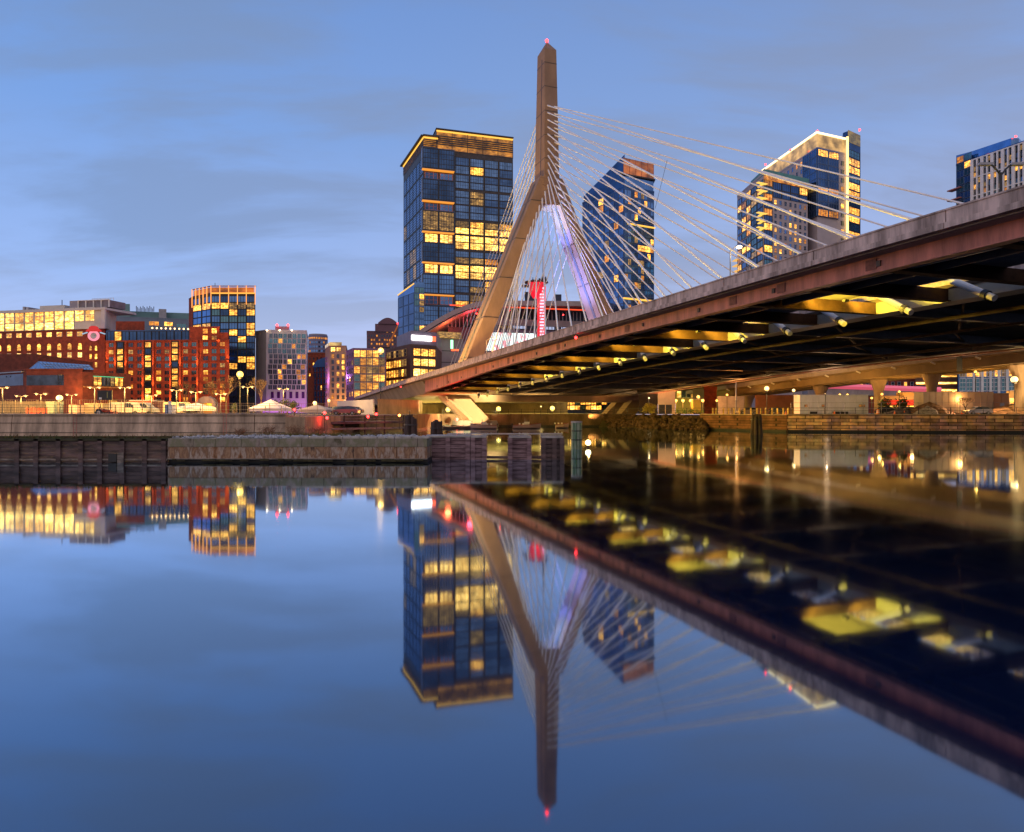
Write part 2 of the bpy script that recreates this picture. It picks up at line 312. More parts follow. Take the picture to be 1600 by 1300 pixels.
# ================= bridge local frame =================
sn,cs=math.sin(R(20.56)),math.cos(R(20.56))
def B(p,t,z): return (cs*p-sn*t, sn*p+cs*t, z)
def interp(tab,x):
    if x<=tab[0][0]: return tab[0][1]
    for (a,b),(c,d) in zip(tab,tab[1:]):
        if x<=c:
            k=(x-a)/(c-a); return b+(d-b)*k
    return tab[-1][1]
_ht=[(-140,10.9),(-60,10.85),(0,10.75),(21.7,10.65),(39,10.4),(73.6,9.7),(100,9.15),(125,8.5),(162,7.75),(194,7.0),(246,5.5),(311,4.2),(380,2.2)]
_hs=[(-140,9.1),(0,8.9),(21.7,8.65),(39,8.35),(73,7.7),(100,6.85),(125,5.6),(150,4.2),(214,2.4),(311,.2),(380,-.6)]
def smooth(tab,x,w=9): return sum(interp(tab,x+k*w/2) for k in (-2,-1,0,1,2))/5
def HT(t): return CH+smooth(_ht,t)      # top of the near parapet
def HS(t): return CH+smooth(_hs,t)      # soffit
PC=70.2; PE=34.0; PA=PC-22; PX=PC+23; TT=161.6
br=thing('cable_stayed_bridge','long cable-stayed road bridge with a tall concrete obelisk pylon over the water','bridge',B(PC,TT,0))
def run(mb,p0,p1,za,zb,t0,t1,m=0,step=6.5):   # slab strip following the profile, za/zb functions of t
    ts=[]; t_=t0
    while t_<t1-1e-6: ts.append(t_); t_+=step
    ts.append(t1); rings=[]
    for t_ in ts:
        q0,q1=(p0(t_) if callable(p0) else p0),(p1(t_) if callable(p1) else p1)
        rings.append([B(q0,t_,za(t_)),B(q1,t_,za(t_)),B(q1,t_,zb(t_)),B(q0,t_,zb(t_))])
    return mb.loft(rings,m)
slabT=lambda t:HT(t)-.75
slabB=lambda t:HT(t)-1.05
T0,T1=-120,320
run(MB(),PE+.35,46.2,slabB,slabT,T0,T1).build('ramp_slab',CONC,br); run(MB(),49.4,PX-.4,slabB,slabT,T0,T1).build('deck_slab',mat('shaded_deck_concrete',(.07,.055,.045),.9,0,.4,.3,spec=.1),br)  # shade under the deck is put into the main slab's dark colour
# road surface
run(run(MB(),PE+.9,45.9,lambda t:HT(t)-.745,lambda t:HT(t)-.7,T0,T1),50.2,PX-.9,lambda t:HT(t)-.745,lambda t:HT(t)-.7,T0,T1).build('road_surface',ASPH,br)
# near parapet in cast lengths with open joints
def parapet(p0,p1):
    mb=MB(); t_=T0
    while t_<T1:
        e=min(t_+9.1,T1); run(mb,p0,p1,lambda t:HT(t)-.62,lambda t:HT(t),t_+.07,e-.0,step=4.6); run(mb,p0-.16,p1+.05,lambda t:HT(t)-.97,lambda t:HT(t)-.65,t_+.05,e,step=4.6)
        run(mb,p0-.06,p1+.06,lambda t:HT(t)+.0,lambda t:HT(t)+.09,t_+.05,e,step=4.6)
        t_+=9.1
    return mb
parapet(PE,PE+.32).build('parapet',PARA,br)
parapet(PX-.5,PX-.18).build('parapet',PARA,br)
parapet(49.6,49.9).build('parapet',PARA,br); parapet(45.8,46.1).build('parapet',PARA,br)
# near edge girder (steel) and bottom flange up to the back span
mb=run(MB(),PE+1.45,PE+1.7,HS,slabB,T0,150); run(mb,PE+1.2,PE+1.95,lambda t:HS(t)-.06,HS,T0,150); mb.build('edge_girder',RUST,br)
mb=run(MB(),PX-1.4,PX-1.1,HS,slabB,T0,150); run(mb,PX-1.7,PX-.9,lambda t:HS(t)-.06,HS,T0,150); mb.build('edge_girder',RUST,br)
for t_ in (31.5,39.2,44.5,61,78,96,112,131):
    mb=MB()
    for k in range(3): run(mb,PE+1.40,PE+1.45,lambda t:HS(t)+.22,lambda t:slabB(t)-.12,t_+k*.26-.34,t_+k*.26-.07-.014*(k<2))
    mb.build('splice_plate',mat('faded_plate',(.20,.07,.06),.6,.1,.3,3),br)
# main box girders
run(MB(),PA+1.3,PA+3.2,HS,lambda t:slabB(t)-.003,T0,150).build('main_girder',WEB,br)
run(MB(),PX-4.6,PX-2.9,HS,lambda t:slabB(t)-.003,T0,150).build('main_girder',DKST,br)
# floor beams
t_=T0+1.2; nb=0
while t_<150:
    nb+=1
    for a,b,k in ((PE+1.73,PA+1.27,0),(PA+3.23,PX-4.63,1)):
        if k==1 and nb%2: continue
        low=(lambda t:HS(t)+.07)
        mb=run(MB(),a,b,low,lambda t:slabB(t)-.004,t_-.12,t_+.12)
        run(mb,a,b,lambda t:low(t)-.06,lambda t:low(t)-.004,t_-.35,t_+.35)
        mb.build('floor_beam',DKST if k else mat('brown_beam_steel',(.05,.026,.016),.85,0,.4,.6,spec=.1),br)
    t_+=6.5
t_=T0+1.2
mb=MB()
while t_<149: run(mb,39.2,39.4,lambda t:HS(t)+.16,lambda t:slabB(t)-.006,t_+.36,t_+6.1); t_+=6.5
mb.build('cell_stringers',DKST,br)['kind']='stuff'
# concrete back span: haunched box with sloping outer web
def bs_ring(t_):
    s=HS(t_); e=slabB(t_)-.01
    return [B(PE+2.6,t_,s),B(PX-2.6,t_,s),B(PX-.9,t_,e),B(PE+.9,t_,e)]
MB().loft([bs_ring(150.3+k*(214-150.3)/12) for k in range(13)]).build('back_span_box',mat('warm_concrete',(.33,.27,.20),.8,0,.22,.3,.4,bump=.2),br)
MB().loft([bs_ring(214.5+k*8) for k in range(13)]).build('abutment',CONC,br)
# ---- pylon ----
def legw(h): return 23-.415*(h-7)
def box4(pc,tc,a,b,z,gv=0): return [B(pc-a/2,tc-b/2,z),B(pc+a/2,tc-b/2,z),B(pc+a/2,tc+b/2,z),B(pc-a/2,tc+b/2,z)]
for s_ in (-1,1):
    rings=[]
    for h in [-3.8+8,12,18,24,30,36,42,48,54,59.4]:
        k=(h-7)/53; rings.append(box4(PC+s_*legw(h),TT,3.9-.3*k,7.4-1.2*k,CH+h-0))
    lg=MB().loft(rings); lg.build('pylon_leg',PYL,br)
    # formwork joints & vertical rib on the leg
    j=MB()
    for h in (13,23,33,43,53):
        k=(h-7)/53; a_=3.96-.3*k; b_=7.46-1.2*k; j.loft([box4(PC+s_*legw(h),TT,a_,b_,CH+h),box4(PC+s_*legw(h+.2),TT,a_,b_,CH+h+.2)])
    j.build('construction_joint',DKST,br)
    rb=MB(); rr=[]
    for h in (5,20,35,50,58):
        k=(h-7)/53; w_=PC+s_*(legw(h))-(3.9-.3*k)/2-.12; rr.append([B(w_,TT-1.1,CH+h),B(w_+.3,TT-1.1,CH+h),B(w_+.3,TT+.1,CH+h),B(w_,TT+.1,CH+h)])
    rb.loft(rr).build('drain_rib',mat('rib_grey',(.12,.11,.11),.8,0,.1),br)  # dark grey rib along the left face
    # lower strut leaning in below the deck
    for q_ in (-4.2,4.2): MB().loft([box4(PC+s_*19.4,TT+q_,4.4,3.2,1.0),box4(PC+s_*19.8,TT+q_,4.2,3.0,2.2),box4(PC+s_*24.6,TT+q_*.85,4.8,3.2,CH+3.0)]).build('lower_leg',PYL,br)
    MB().loft([box4(PC+s_*19.6,TT,9,11,.4),box4(PC+s_*19.6,TT,8.4,10.4,1.6)]).build('footing',CONC,br)
# cross beam below the deck
MB().loft([[B(PC-27,TT+q,CH+2.4),B(PC+27,TT+q,CH+2.4),B(PC+29,TT+q,CH+4.9),B(PC-29,TT+q,CH+4.9)] for q in (-3.2,3.2)]).build('cross_beam',PYL,br)
# mast
m_=MB(); H0,H1=57.2,92.3
def mring(h):
    k=(h-60)/32; return box4(PC,TT,4.1-.85*k+(.9 if h<58 else 0),6.4-1.7*k,CH+h)
m_.loft([mring(h) for h in (H0,60,68,76,84,H1)]); tip=B(PC,TT,CH+95.3); top=mring(H1)
for k in range(4): m_.poly([top[k],top[(k+1)%4],tip])
# saddle fill between legs just below the mast
def sad(h,hb): return None
m_.loft([box4(PC,TT,2*legw(h)+1.0,6.0,CH+h) for h in (52.5,54,56,57.5)])
m_.build('mast',PYL,br)
j=MB()
for h in (64,70,76.2,82.5,88.6):
    a=[V(q) for q in mring(h)]; c=sum(a,V())/4; a=[c+(q-c)*1.015 for q in a]; j.loft([a,[q+V((0,0,.14)) for q in a]])
for h0,h1 in ((60.5,90),):
    for q in (-.9,):
        rr=[]
        for h in (h0,h1):
            k=(h-60)/32; w_=PC-(4.1-.85*k)/2; rr.append([B(w_-.05,TT+q,CH+h),B(w_+.1,TT+q,CH+h),B(w_+.1,TT+q+.3,CH+h),B(w_-.05,TT+q+.3,CH+h)])
        j.loft(rr)
j.build('construction_joint',DKST,br)
bc=MB().sphere((tip[0],tip[1],tip[2]+.25),.42,m=0); bc.build('beacon_lamp',RED,br)
# ---- cables ----
for k in range(20):
    tk=27.5+6.45*k; hm=77.6-1.83*k
    for s_ in (-1,1):
        w=legw(hm)-1 if hm<59 else .95
        k2=(hm-60)/32
        top=V(B(PC+s_*w,TT-3.1+ (0.7*k2 if hm>59 else .1),CH+hm)); pd=PA+.1 if s_<0 else PX-2.2
        bot=V(B(pd,tk,HS(tk)+.15)); d=(bot-top).normalized()
        mb=MB().tube(top-d*.4,bot,.14,n=6); mb.tube(top-d*.4,top+d*2.6,.2,n=6)
        mb.build('cable',CABLE,br)
        if s_<0: 
            tb=MB().tube(bot-d*6.0,bot+d*.5,.27,n=12); tb.tube(bot+d*.5,bot+d*.9,.34,n=12,m=1); tb.tube(bot+d*.9,bot+d*1.5,.24,n=12,m=0)
            tb.build('cable_tube',[WHITE,BLACK],br,smooth=False)
for k in range(17):
    tk=270-5.6*k; hm=77.6-2.2*k
    for s_ in (-1,1):
        w=legw(hm)-1.2 if hm<59 else .95
        top=V(B(PC+s_*w,TT+2.2,CH+hm)); bot=V(B(PC+s_*1.2,tk,HT(tk)-.9)); d=(bot-top).normalized()
        MB().tube(top-d*.4,bot,.12,n=6).tube(top-d*.4,top+d*2.2,.2,n=6).build('cable',CABLE,br)
# cross-tie between the main span cables
MB().tube(B(PA+.8,74.4,CH+32),B(PA+.8,77.2,CH+26.6),.025,n=5).build('cross_tie',DKST,br)
# ---- floodlights on and under the deck ----
YEL=(1,.68,.05)
for tc in (40.6,59.9,72.8,85.7,98.6,111.5,124.4,137):
    z_=HS(tc)+.3
    MB().box(B(43.9,tc+.9,z_+.2),(.4,.3,.2),0,R(20)).build('floodlight',BLACK,br)
    for p_ in (41.4,46.2): light('floodlight_beam','SPOT',B(p_,tc+1.0,HS(tc)+.14),br,5200,YEL,.15,B(p_+1.2,tc+1.0,HS(tc)+1.3),165,.5)
run(MB(),37.3,37.55,lambda t:slabB(t)-.75,lambda t:slabB(t)-.5,T0,150).build('drain_pipe',GREYM,br)
# pylon uplights
LB=lambda p,t_,z_,pw,col,aim,cone,sz=.4:light('uplight','SPOT',B(p,t_,z_),br,pw,col,sz,aim,cone,.8)
WARM=(1,.62,.20)
LB(PC-30,TT-6,HT(TT)-.2,90000,WARM,B(PC-17,TT,45),60)
LB(PC-29.5,TT-1,HT(TT)-.4,50000,(1,.62,.12),B(PC-21.5,TT,19),70)
LB(PC-8,TT-32,HT(TT)-.2,62000,WARM,B(PC-8,TT,45),75)
LB(PC+12,TT-32,HT(TT)-.2,45000,WARM,B(PC+10,TT,42),70)
LB(PC+2,TT-48,HT(TT)-.2,110000,(1,.48,.32),B(PC,TT,82),32)
LB(PC-6,TT,HT(TT)+.3,26000,(.75,.65,1),B(PC+15,TT,30),62)
LB(PC-4,TT,CH+36,70000,(.12,.22,1),B(PC+4.2,TT,CH+49),52)
LB(PC-1,TT-1,CH+41,26000,(.5,.75,1),B(PC+3.2,TT,CH+50),60)
LB(PC-6,TT,CH+24,90000,(.20,.28,1),B(PC+10,TT,CH+36),60)
LB(PC-8,TT,CH+10,45000,(.28,.30,1),B(PC+17,TT,CH+20),60)
# lamps beneath the pylon
for p,t_,pw in ((PC-24.5,TT-9,90000),(PC-20,TT-9,110000)):
    light('pier_floodlight','SPOT',B(p,t_,2.3),br,pw,(1,.80,.36),.3,B(PC-21.5,TT,5.5),95,.7)
light('pier_floodlight','SPOT',B(PC+8,TT-8,2.6),br,16000,(1,.45,.12),.3,B(PC+22,TT,5),80,.7)
light('pier_floodlight','POINT',B(PC-12,TT+6,3.0),br,1500,(1,.66,.1),.3)
# small red navigation lamps hanging on the near edge
for px in (903,628):
    X=(px-800)/F; Zd=1.0682*PE/(X+.375); tt=(Zd-.352*PE)/.936
    q=B(PE-.25,tt,HT(tt)-1.45); MB().sphere(q,.16,m=0).tube((q[0],q[1],q[2]+.1),(q[0],q[1],q[2]+1.2),.03,m=1).build('navigation_lamp',[RED,BLACK],br)
# roadway lamp posts on the bridge
def deck_lamp(p,t_,hh,label,pw,col=(1,.72,.4),gr=.5,arm=2.2,double=False):
    zb=HT(t_)-.9; q=B(p,t_,zb); th=thing('bridge_lamp_post',label,'lamp post',q)
    MB().tube(q,(q[0],q[1],q[2]+hh),.13,.08).build('pole',BLACK if not pw else GREYM,th)
    for s_ in ((1,-1) if double else (1,)):
        a=(q[0],q[1],q[2]+hh-.2); pts=[V(a)+V((s_*arm*k/4,0,.8*math.sin(math.pi*k/4*.6))) for k in range(5)]
        mb=MB()
        for u,v in zip(pts,pts[1:]): mb.tube(u,v,.06)
        mb.build('arm',BLACK if not pw else GREYM,th); e=pts[-1]
        MB().box((e.x,e.y,e.z),(.9,.35,.16)).build('lamp_head',GREYM,th)
        if pw:
            MB().sphere((e.x,e.y,e.z-.1),gr,sz=.6).build('bulb',lampm(col,30),th); light('lamp_light','POINT',(e.x,e.y,e.z-1.1),th,pw,col,.3)
deck_lamp(60,76,13,'tall lit roadway lamp on the bridge deck left of the stone condominium towers',350,(1,.72,.4),.36,1.2)
deck_lamp(49.9,150,9.5,'orange lit lamp on a curved arm left of the pylon leg',1500,(1,.42,.08),.34,2.0)
deck_lamp(47.3,31.7,6.6,'unlit double-armed lamp post at the right edge above the parapet',0,arm=1.1,double=True)

for p,t_,z_,pw,c_ in ((PC-14,178,5,3500,(1,.62,.08)),(PC+6,176,5,3500,(1,.62,.08)),(PC-26,150,4,1500,(1,.45,.1)),(PC+22,140,4,1800,(1,.4,.08))):
    light('pier_floodlight','SPOT',B(p,t_,z_),br,pw*2,c_,.3,B(p,t_,20),150,.8)

for p_,r_ in ((56.5,.16),(66,.11),(80,.16)):
    run(MB(),p_-r_,p_+r_,lambda t:HS(t)-.02-2*r_,lambda t:HS(t)-.02,T0,150,step=6.5).build('utility_pipe',mat('dull_pipe_paint',(.05,.035,.03),.9,0,.3,1,spec=.1),br)
g_=random.Random(77)
for k in range(9):
    a_=T0+1.2+13*(k+9)+6.5*0
    if a_>140: break
    mb=MB(); mb.tube(B(PA+3.6,a_+.3,HS(a_)+.3),B(68,a_+12.6,HS(a_+12.6)+.3),.12,n=5); mb.tube(B(68,a_+.3,HS(a_)+.3),B(PX-5,a_+12.6,HS(a_+12.6)+.3),.12,n=5); mb.build('diagonal_brace',mat('brown_beam_steel',(.05,.026,.016)),br)
for k in range(14):
    t_=22+k*9; q=B(PE+1.42,t_,HS(t_)+.5); MB().box(q,(.12,.28,.34),0,R(20)).build('junction_box',DKST,br)
# ================= city behind =================
def edge_pt(px,D): return P(px,D)
LAV=mat('lavender_grey_wall',(.34,.31,.36),.7,0,.08,.2)
def rooftop(fr,root,items,m):   # small plant boxes on a roof: (s0,s1,dz,depth0,depth1)
    for (s0,s1,z0,z1,d0,d1) in items:
        mb=MB(); fr.box(mb,s0,s1,z0,z1,d0,d1); fr.box(mb,s0-.15,s1+.15,z1,z1+.2,d0-.15,d1+.15); mb.build('roof_plant',m,root)
# ---- glass office tower M ----
C0=P(662,380); CR=P(801.5,395); CL=P(630.5,425)
zt=Z(232,380)
pts=[C0,CR,(CR[0]-18,CR[1]+46),CL]
tw=building('glass_office_tower','tall blue glass office tower with stacked boxes and bright amber floors left of the pylon',pts,GZ,zt,DKST,parapet=.5)
fr=Fr(C0,CR); fl=Fr(CL,C0)
ppm=380/F; S=lambda px:(px-662)*ppm*1.0
boxW=17.0; bay0=17.6; bw=(fr.L-bay0)/4
rows=[(240,267,.12),(268,290,0),(293,315,0.1),(316,338,0),(341,362,.5),(364,386,1),(389,409,.3),(411,433,1),(435,455,.55),(458,478,.6),(480,500,.4),(503,523,.4)]
rg=random.Random(4)
GM=mat('office_glass',(.13,.25,.47),.08,.85,.3,.25); GM2=mat('office_glass_dark',(.07,.15,.32),.08,.85,.3,.25)
for (ya,yb,lit) in rows:
    for c in range(4):
        za,zb=Z(yb,380),Z(ya,380); hh=(zb-za)
        for half in (0,1):
            dark=rg.choice((GM,GM,GM2))
            if lit==1: pm=LIT3
            elif lit==.5: pm=LIT3 if half==0 else (LIT1 if rg.random()<.3 else LIT4)
            elif lit==.9: pm=LIT1 if half else LIT3
            elif lit==.3: pm=(LIT4 if rg.random()<.6 else LIT2) if half==0 else dark
            else: pm=rg.choice((LIT1,LIT4,LIT4)) if rg.random()<lit else dark
            window(tw,fr,bay0+bw*(c+.5),za+hh*(.25+.5*half)+.3,bw*.95,hh*.475,pm,BLACK,'grid',8,2,0,'glazed_bay',130)
# protruding boxes with lit soffits
for (ya,yb,pm) in ((232,265,GLASSD),(280,314,GLASSD),(329,362,LIT4),(379,410,GLASSD),(428,460,GLASSB),(477,510,GLASSB)):
    za,zb=Z(yb,380),Z(ya,380); mb=MB()
    ex=2.6; fr.box(mb,-1.2,boxW,za,zb,0.02,ex); mb.build('projecting_box',GLASSD,tw)
    fx=Fr(fr.pt(-1.2,0,ex)[:2],fr.pt(boxW,0,ex)[:2]); 
    grid(tw,fx,0.1,fx.L-.1,za+.2,zb-.2,2,1,.99,.99,pm,BLACK,'plain',6,4,0,'glazed_bay')
    fs=Fr(fr.pt(-1.2,0,-.5)[:2],fr.pt(-1.2,0,ex)[:2]); grid(tw,fs,0.1,fs.L-.1,za+.2,zb-.2,1,1,.98,.98,GLASSB,GREYM,'plain',1,2,0,'glazed_bay')
    mb=MB(); fr.box(mb,-1.1,boxW-.1,za-.5,za-.02,0.05,ex-.1); mb.build('soffit_light',glow('amber_soffit',(1,.36,.04),1.0),tw)
for (ya,yb,ls) in ((268,278,0),(316,327,0),(364,378,1),(412,426,1),(461,475,.5)):
    za,zb=Z(yb,380),Z(ya,380)
    for c in range(2):
        pm=LIT3 if rg.random()<ls else (GLASSD if c==0 else GLASSB)
        window(tw,fr,boxW*(.25+.5*c),(za+zb)/2,boxW*.44,(zb-za),pm,RUST,'plain',3,2,0,'glazed_bay')
grid(tw,fl,.6,fl.L-.6,GZ+30,zt-4,6,12,.92,.94,lambda c,r: LIT4 if rg.random()<(.35 if 4<r<9 else .06) else GLASSB,BLACK,'plain',3,6,0,'side_bay')
# crown: left canopy and set-back screen
AMB=litmat('amber_screen_light',(.40,.13,.01),(.80,.31,.03),.9,.5,.5)
AMBG=glow('amber_strip',(1,.50,.07),1.5)
zc=Z(213,380); 
mb=MB(); fl.box(mb,-3,fl.L+.5,zc,zc+.7,-8,1.6); fr.box(mb,-.5,8.5,zc,zc+.7,-8,1.6); mb.build('crown_canopy',DKST,tw)
for f_,s0,s1 in ((fl,-1,fl.L),(fr,0,8)):
    mb=MB(); f_.box(mb,s0,s1,zt+.6,zc-.8,-.6,-.3); mb.build('crown_screen',AMB,tw); mb=MB(); f_.box(mb,s0,s1,zc-.8,zc-.05,-.3,.2); mb.build('crown_light_strip',AMBG,tw)
    mb=MB()
    for q in range(6): f_.box(mb,s0,s1,zt+1.0+q*1.0,zt+1.5+q*1.0,-.2,.1)
    mb.build('crown_louvre',DKST,tw)
zs=Z(199,380); s0=7.2
mb=MB(); fr.box(mb,s0,fr.L,zt,zs,-14,-.6); mb.build('crown_box',DKST,tw)
mb=MB(); fr.box(mb,s0,fr.L,zt+.7,zs-.9,-.58,-.4); mb.build('crown_screen',AMB,tw)
mb=MB(); fr.box(mb,s0,fr.L,zs-1.3,zs-.6,-.38,.3); mb.build('crown_light_strip',AMBG,tw)
mb=MB()
for q in range(5): fr.box(mb,s0,fr.L,zt+3.2+q*1.15,zt+3.9+q*1.15,-.36,-.1)
for q in range(6): s_=s0+(fr.L-s0)*q/5; fr.box(mb,s_-.15,s_+.15,zt,zs,-.34,-.05)
mb.build('crown_louvre',DKST,tw)
mb=MB(); fr.box(mb,s0-.3,fr.L+.3,zs,zs+.5,-14.3,.5); mb.build('crown_cap',DKST,tw)
# annex at its foot
A0=P(622,392); A1=P(647,372); A2=P(663,374)
an=building('glass_annex','dark blue glass annex with a sloping lit edge below the office tower',[A0,A1,A2,P(660,400)],GZ,[Z(462,392),Z(444,372)+1,Z(444,374)+1,Z(440,400)],GLASSB)
fa=Fr(A0,A1); grid(an,fa,0,fa.L,GZ+20,Z(466,392),3,8,.985,.985,GLASSD,mat('annex_mullion',(.02,.05,.12),.3,.6,0),'plain',1,1,0,'glass_panel')
fa2=Fr(A1,A2); grid(an,fa2,0,fa2.L,GZ+20,Z(448,372),2,14,.93,.9,rnd(8,.3,(LIT1,LIT4),(GLASSB,GLASST)),BLACK,'plain',2,1,0,'glass_panel')
mb=MB(); a=V((*A0,Z(461,392))); b=V((*A1,Z(443,372))); mb.tube(a,b,.35,n=6); mb.build('edge_light',AMBG,an)
# ---- condo tower P (blue glass with orange crown) ----
D=330
P0=P(910,352); P1=P(975,325); P2=P(1022,334)
zp=Z(322,330)
# body: left face tapers in plan toward a corner; roof rises to the right
cp=building('sloping_top_tower','dark blue glass residential tower with an orange lit rooftop box right of the pylon',[P0,P(944,338),P1,P2,P(1010,372),P(930,385)],GZ,Z(294,330)-1,GLASSD)
def lits(seed,p): return rnd(seed,p,(LIT1,LIT4,LIT2),(GLASSB,GLASSB,GLASSD))
TRIM=mat('pale_blue_mullion',(.12,.18,.30),.4,.4,.1)
for a,b,nc in ((P0,P(944,338),4),(P(944,338),P1,4)):
    f_=Fr(a,b); grid(cp,f_,.3,f_.L-.3,Z(500,330),Z(300,330),nc,17,.96,.95,lits(nc+int(a[0]),.14),TRIM,'plain',3,1,0,'glazed_bay')
f_=Fr(P1,P2); g_=random.Random(31)
grid(cp,f_,.3,f_.L-.3,Z(500,330),Z(300,330),9,17,.97,.86,lambda c,r:(LIT1 if g_.random()<.6 else LIT2) if (r==7 and c>3) or r==16 else (g_.choice((LIT2,LIT1,LIT4)) if g_.random()<.2 else g_.choice((GLASSD,GLASSB,GM))),TRIM,'plain',2,1,0,'glazed_bay')
ta,tb_=Fr(P0,P(944,338)),Fr(P(944,338),P1)
zL,zR=Z(290,345),Z(247,325)
def slope(px): 
    return CH+(HY-(290+(252-290)*min(1,(px-912)/(972-912))))*335/F
mb=MB(); q=[P(912,351),P(944,339),P(976,326),P(980,345),P(948,356),P(925,362)]
b0=Z(294,330)-.9
mb.prism([q[0],q[1],q[4],q[5]],b0,[slope(912),slope(944),slope(946),slope(922)]); mb.prism([q[1],q[2],q[3],q[4]],b0,[slope(944),slope(973),slope(973),slope(946)]); mb.build('sloping_roof_screen',GLASSD,cp)
mb=MB(); mb.prism([P(974,325.5),P(1021,334.5),P(1012,352),P(978,346)],Z(273,328),Z(249,328)); mb.build('rooftop_box',litmat('orange_lit_cladding',(.34,.085,.015),(.50,.14,.03),1.0,.06,.8),cp)
f_=Fr(P(974,325.5),P(1021,334.5)); mb=MB()
for k in range(6): f_.box(mb,f_.L*k/5-.1,f_.L*k/5+.1,Z(273,328),Z(249,328),0,.2)
mb.build('cladding_fins',RUST,cp)
mb=MB(); mb.prism([P(968,324),P(1024,333),P(1014,352),P(972,346)],Z(276,328),Z(274,328)); mb.build('canopy',DKST,cp)
MB().prism([P(975,326),P(1021,334),P(1012,350),P(978,345)],Z(294,328),Z(276,328)).build('top_storey',GLASSB,cp)
mb=MB(); f_=Fr(P1,P2); f_.box(mb,-1,f_.L+.5,Z(470,330),Z(468,330),.1,1.2); mb.build('lit_ledge',AMBG,cp); mb=MB(); f_.box(mb,2,f_.L,Z(354,330),Z(352.5,330),.1,1.0); mb.build('lit_ledge',AMBG,cp)
# ---- condo pair Q ----
STN=mat('pale_stone_cladding',(.46,.40,.42),.75,0,.07,.3)
q0,q1,q2=P(1186,372),P(1277,318),P(1322,326)
zA=Z(207,318)
qa=building('stone_condominium_tower','pale stone condominium tower with a glowing crown and vertical light strip',[q0,q1,q2,P(1310,372),P(1225,392)],GZ,Z(232,318),STN)
f_=Fr(q0,q1); g2=random.Random(5)
grid(qa,f_,8,f_.L-11.2,Z(418,318),Z(233,318)-.5,9,15,.42,.62,rnd(51,.22,(LIT2,LIT1),(GLASSN,GLASSB)),STN,'plain',1,2,0)
f2=Fr(q1,q2); grid(qa,f2,f2.L*.75,f2.L-.3,Z(418,318),Z(240,318),1,13,.5,.6,rnd(52,.2,(LIT2,LIT1),(GLASSN,)),STN,'plain',1,1,0)
# glazed corner
gc=MB(); f_.box(gc,f_.L-11,f_.L+.6,Z(338,318),Z(232,318),.0,.7); f2.box(gc,-.6,f2.L*.7,Z(338,318),Z(232,318),.0,.7); gc.build('glass_corner',GLASSD,qa)
fx=Fr(f_.pt(f_.L-11,0,.7)[:2],f_.pt(f_.L+.6,0,.7)[:2]); grid(qa,fx,0,fx.L,Z(338,318),Z(233,318),2,9,.97,.93,GLASSD,TRIM,'plain',3,1,0,'glazed_bay')
fx=Fr(f2.pt(-.6,0,.72)[:2],f2.pt(f2.L*.7,0,.72)[:2]); grid(qa,fx,0,fx.L,Z(338,318),Z(233,318),2,9,.97,.93,lambda c,r:LIT1 if r==0 else (LIT2 if r in(5,8) else GLASSD),TRIM,'plain',4,1,0,'glazed_bay')
CRW=litmat('lit_cream_cladding',(.85,.48,.15),(1.1,.68,.24),1.0,.02,.9)
mb=MB(); mb.prism([P(1190,369.5),q1,q2,P(1318,340),P(1282,334),P(1202,372)],Z(232,318)+.82,Z(207,318)); mb.build('crown_screen',CRW,qa)
mb=MB(); mb.tube((*P(1190,369),Z(207,318)),(*P(1277,317.4),Z(207,318)),.45,n=6); mb.tube((*P(1277,317.4),Z(206.5,317)),(*P(1321,325.4),Z(207,318)),.45,n=6); mb.build('crown_light_strip',glow('warm_white_strip',(1,.72,.34),3),qa)
for px,D_,y in ((1277,318,205),(1235,332,235),(1196,366,257),(1343,330,203)): MB().sphere((*P(px,D_),Z(y,D_)),.5).build('beacon_lamp',RED,qa)
# tall slab at the right end with the vertical strip
r0,r1=P(1324,326),P(1344.5,333)
sl=MB().prism([P(1317,328),r0,r1,P(1340,352),P(1312,345)],GZ,Z(205,326)); sl.build('stair_slab',GLASSD,qa)
f3=Fr(r0,r1); grid(qa,f3,.3,f3.L-.2,Z(400,330),Z(236,330),1,13,.95,.9,lambda c,r:(LIT1 if r%3 else GLASST),BLACK,'plain',4,2,0,'glazed_bay')
mb=MB(); f3.box(mb,.5,f3.L-.3,Z(226,330),Z(208,330),0,.15); mb.build('lit_panel',litmat('brass_panel',(.28,.17,.03),(.6,.42,.1),.6,.15,.6),qa)
mb=MB(); mb.tube((*P(1324,324.8),Z(390,325)),(*P(1324,324.8),Z(214,325)),.55,n=6); mb.build('vertical_light_strip',glow('warm_strip_tall',(1,.62,.2),2.8),qa)
# lower front block
s0,s1,s2=P(1152,338),P(1193,305),P(1262,318)
qb=building('teal_topped_condominium','lower stone and teal glass condominium block in front of the crowned tower',[s0,s1,s2,P(1258,345),P(1170,360)],GZ,Z(278,310),STN)
fA=Fr(s0,s1); fB=Fr(s1,s2)
grid(qb,fA,.3,fA.L*.55,Z(425,318),Z(300,325),3,11,.9,.8,rnd(61,.35,(LIT2,LIT1,LIT4),(GLASST,GLASSB)),BLACK,'plain',2,1,0)
grid(qb,fA,fA.L*.55,fA.L-.2,Z(425,318),Z(285,310),2,13,.96,.94,rnd(62,.2,(LIT4,LIT2),(GLASST,GLASSD)),BLACK,'plain',2,1,.02,'glazed_bay')
grid(qb,fB,5.8,fB.L-.3,Z(420,310),Z(312,310),7,10,.5,.66,rnd(63,.26,(LIT2,LIT1),(GLASSN,GLASSB)),STN,'plain',1,2,0)
grid(qb,fB,.2,5.6,Z(420,310),Z(284,310),1,12,.98,.96,rnd(64,.3,(LIT2,LIT1),(GLASSD,GLASST)),BLACK,'plain',3,1,0,'glazed_bay')
